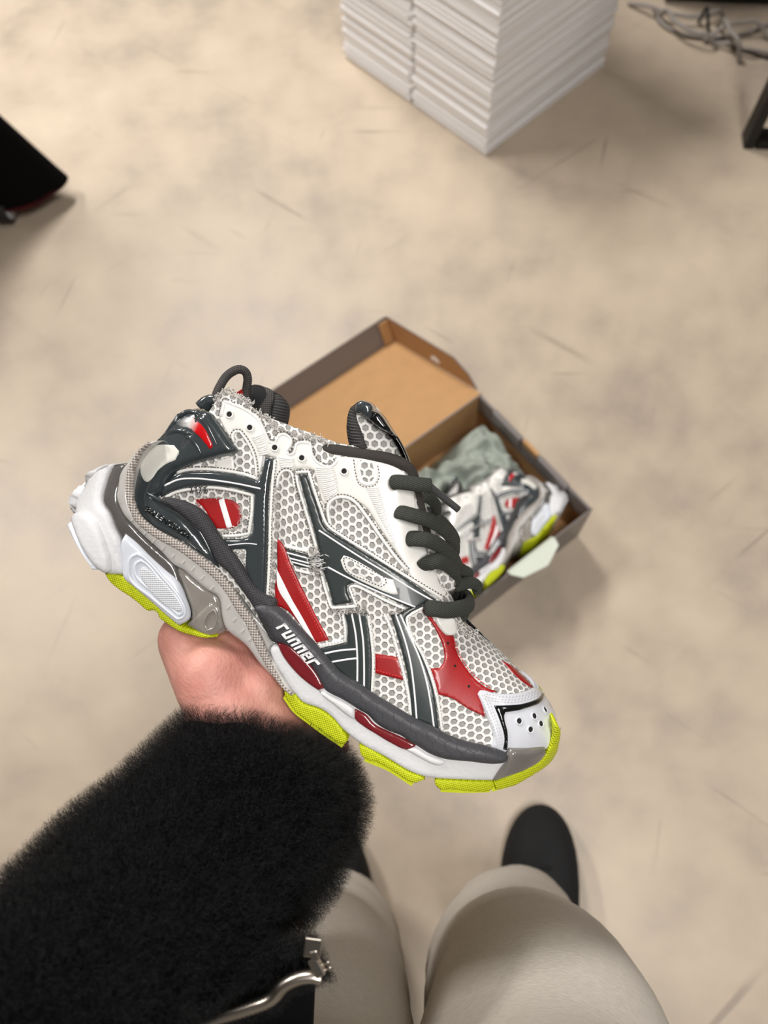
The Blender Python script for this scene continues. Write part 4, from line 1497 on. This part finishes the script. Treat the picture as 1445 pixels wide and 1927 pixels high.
# red holes on the toe overlay
for x, y in EZ((582, 398), (630, 553), (725, 692)):
    p, n = proj(x, y)
    q = n.to_track_quat('Z', 'Y').to_matrix()
    mesh('pin_hole', [p + n * .0013 + q @ Vector((math.cos(a), math.sin(a), 0)) * .0008 for a in np.linspace(0, 2 * PI, 12, endpoint=False)], [tuple(range(12))], 'hole_dark', shoe)

# ---- 12. laces, cord
def lace(name, path, ws, wd=11, mat='lace_fabric', flat=.42, parent=None, crop='F', r=None):
    P = catmull([(x, y, w) for (x, y), w in zip(X(crop, *path), ws)], 7)
    Q = [puv(x, y, w) for x, y, w in P]
    nm = [Vector((.35, .45, .8)) for _ in Q]
    n = len(Q)
    half = wd * MPP * 1.28
    R_ = [half * math.sqrt(max(.05, 1 - (1 - min(1, (i + .6) / 4)) ** 2)) for i in range(n)]
    return tube(name, Q, R_, mat, parent or shoe, 14, flat=flat, normals=nm)


lace('lace', ((362, 690), (420, 682), (500, 690), (580, 702), (655, 708)), (.036, .038, .038, .037, .034), 11.5, flat=.55)
ag = catmull([puv(x, y, w) for (x, y), w in zip(FZ((640, 705), (750, 795), (858, 882)), (.034, .030, .027))], 5)
tube('aglet', ag, .0021, 'aglet', shoe.children[-1], 12)
lace('lace', ((402, 898), (460, 905), (540, 928), (640, 958), (730, 1010), (800, 1080), (835, 1150), (838, 1210)), (.035, .038, .038, .034, .027, .018, .010, .002), 11.5)
lace('lace', ((482, 1098), (540, 1092), (620, 1100), (700, 1130), (770, 1180), (830, 1245), (860, 1310)), (.034, .038, .038, .033, .026, .016, .006), 12)
lace('lace', ((580, 1302), (640, 1272), (710, 1255), (780, 1285), (840, 1340), (850, 1380)), (.032, .036, .035, .027, .017, .006), 12)
lace('lace', ((600, 780), (650, 800), (695, 850), (690, 900), (630, 910)), (.004, .002, -.004, -.008, -.006), 11)
lace('lace', ((700, 950), (760, 1000), (820, 1080), (835, 1140)), (.006, .000, -.008, -.012), 12)
lace('lace', ((850, 1300), (900, 1325), (935, 1350), (900, 1390)), (.004, -.002, -.006, -.008), 10)
lace('lace', ((820, 1440), (870, 1430), (930, 1412), (985, 1425), (1000, 1448), (960, 1462)), (.012, .010, .006, .001, -.003, -.002), 10)
lace('lace', ((612, 1602), (680, 1600), (770, 1612), (860, 1600), (925, 1580), (942, 1545), (925, 1512), (860, 1500), (800, 1505)), (.040, .041, .038, .031, .022, .012, .004, -.002, -.006), 12.5)
lace('lace', ((770, 1640), (830, 1665), (890, 1655), (915, 1610)), (.022, .020, .014, .008), 9)
lace('lace', ((760, 1420), (800, 1395), (850, 1400), (860, 1450)), (.020, .018, .012, .006), 11)
cp = [(x, y, w) for (x, y), w in zip(FZ((-135, 440), (-60, 452), (60, 470), (200, 492), (330, 512), (440, 548), (505, 605), (540, 710), (560, 820), (590, 960), (630, 1120), (680, 1260), (740, 1390), (800, 1485)),
                                       (.026, .027, .027, .027, .027, .026, .024, .022, .021, .020, .019, .017, .016, .014))]
tube('elastic_cord', [puv(*q) for q in catmull(cp, 5)], [.0039] * (13 * 5 + 1), 'elastic_cord', shoe, 12)
cl = FZ((870, 1690), (915, 1780))
tube('lace_keeper', catmull([puv(x, y, w) for (x, y), w in zip(FZ((862, 1680), (885, 1735), (925, 1790)), (.012, .013, .012))], 5), .0032, 'toe_clear', shoe, 10)

# ---- 13. writing
def lettering(name, text, a, b, up, height, mat, off, env, parent, bold=.0, shear=0.0, thick=.0004):
    """lettering that runs from picture point a to b; up = direction of the letters' tops"""
    cu = bpy.data.curves.new(name, 'FONT')
    cu.body = text
    cu.offset = bold
    cu.shear = shear
    cu.extrude = .04
    cu.resolution_u = 3
    ob = bpy.data.objects.new(name, cu)
    COL.objects.link(ob)
    dg = bpy.context.evaluated_depsgraph_get()
    me = bpy.data.meshes.new_from_object(ob.evaluated_get(dg))
    bpy.data.objects.remove(ob)
    xs = [v.co.x for v in me.vertices]
    ys = [v.co.y for v in me.vertices]
    x0, x1, y0, y1 = min(xs), max(xs), min(ys), max(ys)
    a, b, up = np.array(a), np.array(b), np.array(up, float)
    up /= np.linalg.norm(up)
    for v in me.vertices:
        q = a + (b - a) * (v.co.x - x0) / (x1 - x0) + up * height * (v.co.y - y0) / (y1 - y0)
        p, n = proj(q[0], q[1], env)
        v.co = p + n * (off + (thick if v.co.z > 0 else -thick))
    me.materials.clear()
    o = link(name, me, mat, parent, smooth=False)
    return o


GLYPH = {'r': [(0, .3, 0, 1), (0, .95, .74, 1)], 'u': [(0, .3, 0, 1), (.62, .92, 0, 1), (0, .92, 0, .24)], 'n': [(0, .3, 0, 1), (.62, .92, 0, 1), (0, .92, .76, 1)],
         'e': [(0, .3, 0, 1), (0, .92, 0, .22), (0, .92, .78, 1), (.62, .92, .42, 1), (0, .92, .42, .6)]}


def block_lettering(parent, flip=False):
    a, b, up_ = np.array(X('D', (262, 634))[0]), np.array(X('D', (512, 918))[0]), np.array([.93, -.40]) * 19.5
    word = 'runner'
    V, Fc = [], []
    for i, ch_ in enumerate(word):
        for x0, x1, y0, y1 in GLYPH[ch_]:
            k = len(V)
            for y in np.linspace(y0, y1, 4):
                for x in np.linspace(x0, x1, 3):
                    s = (i + x * .86) / len(word)
                    s = 1 - s if flip else s
                    q = a + (b - a) * s + up_ * y
                    p, n = proj(q[0], q[1], 'S')
                    V.append(p + n * .0066)
            for r_ in range(3):
                for c_ in range(2):
                    j = k + r_ * 3 + c_
                    Fc.append((j, j + 1, j + 4, j + 3))
    o = mesh('lettering', V, Fc, 'white_print', parent, smooth=False)
    sd = o.modifiers.new('solid', 'SOLIDIFY')
    sd.thickness = .0006
    sd.offset = 0
    return tag(o, 'white block lettering', None)


dD = lambda x, y: X('D', (x, y))[0]
aA = lambda x, y: X('A', (x, y))[0]
LT1 = ('runner', dD(262, 632), dD(505, 905), (.74, -.67), 17.5)
block_lettering(rand)
LT2 = ('BALENCIAGA', aA(585, 1050), aA(872, 1236), (.55, -.84), 10.0)
lettering('embossed_lettering', *LT2, 'black_gloss', .0064, 'U', counter, bold=.01, thick=.0006)

# ---- 14. thread crosses, stitching, frayed edges
for k_ in range(4):
    x0 = 872 + k_ * 30
    for a, b in (((x0, 868), (x0 + 22, 935)), ((x0 + 24, 862), (x0 + 4, 930)), ((x0 - 4, 895), (x0 + 28, 885))):
        q = AZ(a, b)
        DASH['black_thread'].append((np.array(q[0]), np.array(q[1]), 1.2, .0042, 'U'))
for k_ in range(26):
    c = np.array(DZ((565 + random.uniform(-45, 40), 205 + random.uniform(-50, 50)))[0])
    a = random.uniform(-.5, .6)
    e = np.array([math.cos(a), math.sin(a)]) * random.uniform(3, 8)
    DASH['stitch_white' if k_ % 3 else 'black_thread'].append((c - e, c + e, 1.3, .0034, 'U'))
fray(DZ((530, 130), (505, 200), (520, 260), (540, 300)), 90, 7, 9, base=.0018)
fray(DZ((640, 535), (740, 545), (830, 545), (860, 505), (840, 560), (780, 540)), 150, 6, 4, base=.0012)
fray(DZ((990, 545), (1060, 550), (1120, 530)), 60, 5, 3, base=.0012)
fray(AZ((1040, 330), (1055, 260), (1100, 240), (1200, 290), (1300, 345), (1380, 420), (1440, 480)), 380, 7, 6)
fray(BZ((430, 490), (520, 525), (620, 545), (740, 575), (790, 605)), 240, 6, 5)
fray(DZ((225, 60), (232, 200), (228, 330), (218, 450)), 160, 6, 5, base=.0008)
fray(BZ((435, 900), (430, 1000), (440, 1100), (440, 1200)), 110, 6, 5, base=.0006)
fray(AZ((1205, 1040), (1215, 1100), (1195, 1160), (1120, 1185), (1045, 1190)), 110, 6, 4, base=.0008)
fray(AZ((890, 960), (1000, 955), (1150, 968)), 70, 5, 4, base=.0008)
fray(FZ((840, 1700), (900, 1790), (980, 1800), (975, 1760)), 130, 6, 4)
fray(DZ((850, 510), (870, 560), (800, 545)), 40, 6, 4, base=.0012)
for mname, L in DASH.items():
    V, Fc = [], []
    for a, b, wd, base_, env in L:
        tg = (b - a) / (np.linalg.norm(b - a) + 1e-9)
        nr = np.array([-tg[1], tg[0]]) * wd / 2
        k = len(V)
        p, n = proj(*((a + b) / 2), env)
        for c, lift in ((a - nr, 0), (a + nr, 0), (b + nr, 0), (b - nr, 0), (a * .8 + b * .2, 1), (a * .2 + b * .8, 1)):
            pp, _n = proj(c[0], c[1], env)
            V.append(pp + n * (base_ + .00045 * lift))
        Fc += [(k, k + 1, k + 4), (k + 1, k + 2, k + 5, k + 4), (k + 2, k + 3, k + 5), (k + 3, k, k + 4, k + 5)]
    so = mesh({'stitch_dark': 'seam_stitching', 'stitch_red': 'red_stitching', 'stitch_white': 'toe_stitching', 'black_thread': 'thread_crosses'}[mname], V, Fc, mname, shoe)
    so['kind'] = 'stuff'
V, Fc = [], []
for c, a, ln, hh, env in FUZZ:
    e = np.array([math.cos(a), math.sin(a)]) * ln / 2
    nr = np.array([-e[1], e[0]]) / (ln / 2) * .55
    k = len(V)
    p, n = proj(c[0], c[1], env)
    for q, s in ((c - e, 0), (c - nr + e * .2, 1), (c + e, .3), (c + nr - e * .2, 1)):
        d3 = puv(q[0], q[1], p.z) - puv(c[0], c[1], p.z)
        V.append(p + d3 + n * (hh * (.4 + s)))
    Fc += [(k, k + 1, k + 2), (k, k + 2, k + 3)]
fz = mesh('frayed_threads', V, Fc, 'fuzz', shoe)
fz['kind'] = 'stuff'

# ------------------------------------------------------------------ the second sneaker, lying in the box
def copy_tree(o, parent=None):
    c = o.copy()
    COL.objects.link(c)
    c.parent = parent
    if parent is not None:
        c.matrix_parent_inverse = o.matrix_parent_inverse.copy()
    for h in list(o.children):
        copy_tree(h, c)
    return c


bpy.context.view_layer.update()
pts = []
for c in shoe.children:
    if c.type == 'MESH' and c.name.split('.')[0] not in ('pull_loop', 'frayed_threads'):
        pts += [v.co for v in c.data.vertices]
lo = [min(p[i] for p in pts) for i in range(3)]
hi = [max(p[i] for p in pts) for i in range(3)]
mate = copy_tree(shoe)
tag(mate, 'white, red and grey sneaker with yellow sole lying on its side in the shoe box', 'sneaker', 'pair of sneakers')
R2 = Matrix((d1, d2, Vector((0, 0, 1)))).transposed().to_4x4()
mate.matrix_world = Matrix.Translation(B0 + bx(.010, .007, .034)) @ R2 @ Matrix.Translation((-lo[0], -lo[1], -lo[2]))

# ------------------------------------------------------------------ person: left hand, fur jacket, trousers, shoes
person = thing('person', 'person in black furry jacket, grey marl trousers and black shoes holding up a sneaker', 'person', (0, -.06, 0))
PO = Vector(person.location)


def loc(P):
    return [Vector(p) - PO for p in P]


# ---- bare hand and forearm: one continuous skin
def capsule(bm, p, q, r0, r1, seg=14):
    p, q = Vector(p), Vector(q)
    ax = (q - p)
    L = ax.length
    ax.normalize()
    s = ax.orthogonal().normalized()
    t_ = ax.cross(s)
    rings = []
    prof = [(-math.cos(a) * r0, math.sin(a) * r0) for a in np.linspace(.12, PI / 2, 5)] + [(L + math.sin(a) * r1, math.cos(a) * r1) for a in np.linspace(0, PI / 2 - .12, 5)]
    for h, r in prof:
        rings.append([bm.verts.new(p + ax * h + (s * math.cos(2 * PI * k / seg) + t_ * math.sin(2 * PI * k / seg)) * r) for k in range(seg)])
    for a, b in zip(rings, rings[1:]):
        for k in range(seg):
            bm.faces.new((a[k], a[(k + 1) % seg], b[(k + 1) % seg], b[k]))
    bm.faces.new(rings[0][::-1])
    bm.faces.new(rings[-1])


bm = bmesh.new()
H_ = lambda x, y, dp: atd(x, y, dp)
wr_a, wr_b = H_(428, 1345, .462), H_(500, 1362, .474)
elb = H_(90, 1900, .36)
capsule(bm, elb, H_(440, 1390, .462), .036, .026)
capsule(bm, elb, H_(490, 1392, .468), .036, .026)
capsule(bm, wr_a, wr_b, .026, .025)
# palm: a fan of overlapping bones from the wrist to the knuckles
kn = [H_(372, 1150, .512), H_(420, 1150, .530), H_(472, 1175, .540), H_(522, 1215, .545)]      # index .. little knuckle, behind the sole
for (a, b), k_ in zip(((wr_a, .0), (wr_a, .4), (wr_b, .6), (wr_b, 1)), kn):
    capsule(bm, wr_a.lerp(wr_b, b), k_, .0215, .0125)
capsule(bm, H_(400, 1290, .462), H_(352, 1205, .480), .0225, .0185)      # ball of the thumb
capsule(bm, H_(395, 1270, .462), H_(470, 1290, .478), .0215, .0215)
capsule(bm, H_(480, 1300, .470), H_(530, 1320, .488), .0200, .0175)     # edge of the hand
capsule(bm, H_(430, 1240, .480), H_(480, 1260, .488), .0200, .0190)
# fingers climb up behind the shoe
FW = -.060
fingers = [[(372, 1150, .512), (392, 1060, .556), (440, 985, .560), (478, 945, .552)],
           [(420, 1150, .530), (455, 1050, .560), (505, 975, .562), (545, 930, .552)],
           [(472, 1175, .540), (515, 1085, .566), (560, 1020, .566), (595, 980, .556)],
           [(522, 1215, .545), (560, 1150, .570), (598, 1095, .570), (625, 1060, .562)]]
for fpts, rr in zip(fingers, (.0092, .0096, .0092, .0082)):
    P = [H_(*q) for q in fpts]
    for i in range(3):
        capsule(bm, P[i], P[i + 1], rr * (1.12 - .1 * i), rr * (1.02 - .1 * i))
# thumb along the near underside of the sole, its tip beside the cuff
th_ = [H_(515, 1325, .478), H_(575, 1370, .486), H_(612, 1392, .482), H_(634, 1402, .478)]
for i, rr in enumerate((.0125, .0105, .0092)):
    capsule(bm, th_[i], th_[i + 1], rr, rr * .9)
me = bpy.data.meshes.new('body')
bm.to_mesh(me)
bm.free()
for v in me.vertices:
    v.co -= PO
body = link('body', me, 'skin', person)
rm = body.modifiers.new('remesh', 'REMESH')
rm.mode = 'VOXEL'
rm.voxel_size = .0021
rm.use_smooth_shade = True
sm = body.modifiers.new('smooth', 'SMOOTH')
sm.iterations = 9
sm.factor = .5
tag(body, 'bare left hand and wrist', None)


# ---- loft through outlines seen in the picture
def loft(stations, n=40, deep=.9, shift=0.0):
    """stations: (left px, right px, depth): round cross-sections with those outlines"""
    V = []
    for (lx_, ly_), (rx_, ry_), dp in stations:
        a, b = atd(lx_, ly_, dp), atd(rx_, ry_, dp)
        c = (a + b) / 2
        hw = (b - a) / 2
        vd = (c - CAM).normalized()
        for k in range(n):
            t_ = 2 * PI * k / n
            V.append(c + hw * math.cos(t_) + vd * (hw.length * deep * math.sin(t_)))
    Fc = []
    for i in range(len(stations) - 1):
        for k in range(n):
            Fc.append((i * n + k, (i + 1) * n + k, (i + 1) * n + (k + 1) % n, i * n + (k + 1) % n))
    return V, Fc


def lerp_stations(S, per=6):
    flat = [np.array([a[0], a[1], b[0], b[1], c]) for a, b, c in S]
    return [((q[0], q[1]), (q[2], q[3]), q[4]) for q in catmull(flat, per)]


jk = lerp_stations([((425, 1352), (600, 1408), .470), ((402, 1338), (628, 1412), .468), ((382, 1345), (655, 1450), .462), ((350, 1362), (672, 1530), .452), ((255, 1448), (612, 1660), .425), ((135, 1556), (528, 1772), .385), ((10, 1672), (400, 1872), .345), ((-160, 1810), (262, 1990), .31), ((-400, 2000), (60, 2200), .28)], 6)
V, Fc = loft(jk, 44, .85)
for i, v in enumerate(V):
    q = v * 22
    V[i] = v + Vector((noise.noise(q), noise.noise(q + Vector((5, 0, 0))), noise.noise(q + Vector((0, 5, 0))))) * .0035
Fc.append(tuple(range(44))[::-1])
Fc = Fc[:-1]
sleeve = mesh('jacket_sleeve', loc(V), Fc, 'fur_base', person)
tag(sleeve, 'black furry sleeve with the cuff at the wrist', None)
# lower front of the jacket, its zip edge hanging forward
jf_px = [(575, 1772), (604, 1832), (560, 1842), (532, 1856), (508, 1884), (455, 1904), (400, 1922), (345, 1946), (280, 1990), (200, 2100), (60, 2100), (120, 1960), (330, 1830), (480, 1790)]
V2, F2, ds, bd_ = fill(jf_px, 14, True, 22)
V = []
for (x, y), dd_ in zip(V2, ds):
    V.append(atd(x, y, .352 - .012 * float(rise(np.array([dd_]), 26)[0]) + (600 - x) * .00003))
k = len(V)
V += [v + ray(722, 1900).normalized() * .02 for v in V]
Ff = [tuple(f)[::-1] for f in F2] + [tuple(i + k for i in f) for f in F2] + [(a, b, b + k, a + k) for a, b in bd_]
front = mesh('jacket_front', loc(V), Ff, 'fur_base', person)
tag(front, 'black furry jacket front with a silver zip edge', None)
und = [(340, 1952), (400, 1922), (455, 1902), (520, 1868), (592, 1846), (588, 1940), (584, 2080), (330, 2080)]
V2, F2, ds, bd_ = fill(und, 14, True, 10)
V = [atd(x, y, .368 - .004 * float(rise(np.array([dd_]), 14)[0])) for (x, y), dd_ in zip(V2, ds)]
k = len(V)
V += [v + ray(722, 1900).normalized() * .006 for v in V]
Ff = [tuple(f)[::-1] for f in F2] + [tuple(i + k for i in f) for f in F2] + [(a, b, b + k, a + k) for a, b in bd_]
mesh('jacket_facing', loc(V), Ff, 'wool_black', person)
# zip: coil, slider, pull, end stops
zp = [atd(x, y, .331) for x, y in ((604, 1842), (585, 1838), (558, 1842), (532, 1856), (508, 1882), (455, 1903), (400, 1921), (345, 1945), (280, 1990))]
zc = catmull(zp, 14)
zipp = tube('zip_coil', loc(zc), [.0025 * (1 + .22 * (i % 2)) for i in range(len(zc))], 'zip_metal', person, 12)
zs = atd(596, 1818, .330) - PO
M3 = RC.copy()


def zbox(name, c, sx, sy, sz, rot, parent, mat='zip_metal'):
    V, Fc = box_vf(-sx / 2, sx / 2, -sy / 2, sy / 2, -sz / 2, sz / 2)
    R_ = M3 @ Matrix.Rotation(rot, 3, 'Z')
    return bevel_obj(mesh(name, [R_ @ Vector(v) + c for v in V], Fc, mat, parent, smooth=False), .0006)


sl = zbox('zip_slider', zs, .0045, .0085, .004, .5, zipp)
zbox('zip_pull', atd(588, 1783, .329) - PO, .0075, .0085, .0012, -.12, zipp)
zbox('pull_link', atd(592, 1798, .329) - PO, .0035, .0045, .0022, .3, zipp)
for x, y in ((612, 1812), (616, 1822)):
    zbox('zip_stop', atd(x, y, .331) - PO, .0036, .0011, .0016, .45, zipp)

# fur
def add_fur(o, count, length, seed):
    o.modifiers.new('fur', 'PARTICLE_SYSTEM')
    ps = o.particle_systems[-1]
    st = ps.settings
    st.type = 'HAIR'
    st.count = count
    st.hair_length = length
    st.hair_step = 4
    st.use_advanced_hair = False
    st.emit_from = 'FACE'
    st.distribution = 'RAND'
    st.display_step = 3
    st.render_step = 3
    st.root_radius = .055
    st.tip_radius = .012
    st.radius_scale = .0022
    ps.seed = seed
    o.data.materials.append(M['fur'])
    st.material = 2
    st.child_type = 'SIMPLE'
    st.rendered_child_count = 8
    st.clump_factor = .35
    st.roughness_1 = .002
    st.roughness_1_size = .5
    st.child_radius = .004
    st.roughness_2 = .006
    st.roughness_2_size = .4
    st.roughness_endpoint = .006
    o['kind'] = 'stuff' if False else o.get('kind', '')
    if o['kind'] == '':
        del o['kind']


add_fur(sleeve, 9500, .0095, 3)
add_fur(front, 2500, .006, 5)

# ---- trousers: two legs meeting above the picture's lower edge
def leg(sta, n=40):
    P = catmull([np.array([*at(x, y, h), r]) for x, y, h, r in sta], 8)
    pts_ = [Vector(q[:3]) for q in P]
    rad = [q[3] for q in P]
    V, Fc, _ = tube_vf(pts_, rad, n, cap=False, normals=[Vector((1, 0, 0))] * len(pts_))
    out = []
    for i, v in enumerate(V):
        c = pts_[i // n]
        d_ = (v - c)
        low = max(0, 1 - c.z / .55)
        wr = .010 * noise.noise(Vector((v.x * 9, v.y * 9, v.z * 16))) * (.5 + low) + .005 * math.sin(c.z * 60 + d_.x * 30) * low
        out.append(v + d_.normalized() * wr)
    return out, Fc


Vr, Fr = leg([(988, 1740, .012, .067), (986, 1742, .12, .065), (974, 1752, .3, .062), (962, 1792, .46, .068), (968, 1842, .54, .071), (995, 1892, .62, .076), (1020, 1950, .67, .079), (1030, 2240, .78, .085), (1000, 2750, .92, .09), (990, 2900, .97, .09)])
Vl, Fl_ = leg([(640, 1748, .012, .067), (638, 1748, .12, .065), (628, 1756, .3, .062), (612, 1798, .46, .068), (594, 1845, .54, .071), (580, 1892, .62, .074), (566, 1950, .67, .077), (520, 2240, .78, .085), (530, 2750, .92, .09), (535, 2900, .97, .09)])
k = len(Vr)
tr = thing('trousers', '', None) if False else None
legR = mesh('trouser_leg', loc(Vr), Fr, 'marl', person)
legL = mesh('trouser_leg', loc(Vl), Fl_, 'marl', person)
for l_ in (legR, legL):
    s = l_.modifiers.new('solid', 'SOLIDIFY')
    s.thickness = .0025
    s.offset = -1


# jacket body behind the phone, out of the picture
V, Fc, n = [], [], 36
for z_, a_, b_ in ((.86, .2, .12), (1.0, .2, .125), (1.2, .21, .12), (1.38, .2, .1), (1.46, .12, .07)):
    for k_ in range(n):
        t_ = 2 * PI * k_ / n
        V.append(Vector((-.02 + a_ * math.cos(t_), -.40 + b_ * math.sin(t_), z_)))
for i_ in range(4):
    for k_ in range(n):
        Fc.append((i_ * n + k_, i_ * n + (k_ + 1) % n, (i_ + 1) * n + (k_ + 1) % n, (i_ + 1) * n + k_))
mesh('jacket_body', loc(V), Fc, 'fur_base', person)


# ---- black slip-on shoes
def slipon(toe_px, dirv):
    toe = at(*toe_px, .03)
    d_ = Vector(dirv).normalized()
    s_ = Vector((d_.y, -d_.x, 0))
    L = .285
    def ring(t_, z_):
        pass
    V, Fc, n = [], [], 36
    prof = [(0, 1.0), (.012, 1.03), (.026, 1.03), (.030, .99), (.045, .96), (.058, .88), (.070, .72), (.078, .50), (.082, .25), (.083, .05)]
    soleV = []
    for z_, sc_ in prof:
        for k_ in range(n):
            a = 2 * PI * k_ / n
            c, s = math.cos(a), math.sin(a)
            wdt = .057 + .003 * c if c > 0 else .056 - .014 * -c * .6
            x = (abs(c) ** .75) * (1 if c > 0 else -1) * (L / 2) * (1 - (1 - sc_) * (.55 if c > 0 else .2))
            y = s * wdt * (1 - (1 - sc_) * .8)
            zz = z_ * (1 - .18 * max(0, c)) if z_ > .03 else z_
            V.append(toe - d_ * (L / 2) + d_ * x + s_ * y + Vector((0, 0, zz - toe.z)))
    rows = len(prof)
    Fa = [(i * n + k_, i * n + (k_ + 1) % n, (i + 1) * n + (k_ + 1) % n, (i + 1) * n + k_) for i in range(3, rows - 1) for k_ in range(n)]
    Fa.append(tuple((rows - 1) * n + k_ for k_ in range(n)))
    Fs = [(i * n + k_, i * n + (k_ + 1) % n, (i + 1) * n + (k_ + 1) % n, (i + 1) * n + k_) for i in range(0, 3) for k_ in range(n)]
    Fs.append(tuple(range(n))[::-1])
    u_ = mesh('shoe_upper', loc(V), Fa, 'suede_black', person)
    mesh('shoe_sole', loc(V), Fs, 'sole_black', u_)
    # seam of the vamp
    P = []
    for q in np.linspace(-1, 1, 15):
        P.append(toe - d_ * (.105 - .02 * (1 - q * q)) + s_ * (q * .036) + Vector((0, 0, .0 + .0785 - .022 * q * q - toe.z - .006)))
    tube('vamp_seam', loc(catmull(P, 3)), .0022, 'suede_black', u_, 8)
    return u_


slipon((1022, 1516), (.19, .98, 0))
slipon((616, 1545), (-.05, 1, 0))
# the mate's lettering must read the right way round
for c in list(mate.children_recursive):
    if 'lettering' in c.name:
        bpy.data.objects.remove(c, do_unlink=True)
mr_ = [c for c in mate.children if c.name.startswith('side_rand')][0]
block_lettering(mr_, True)
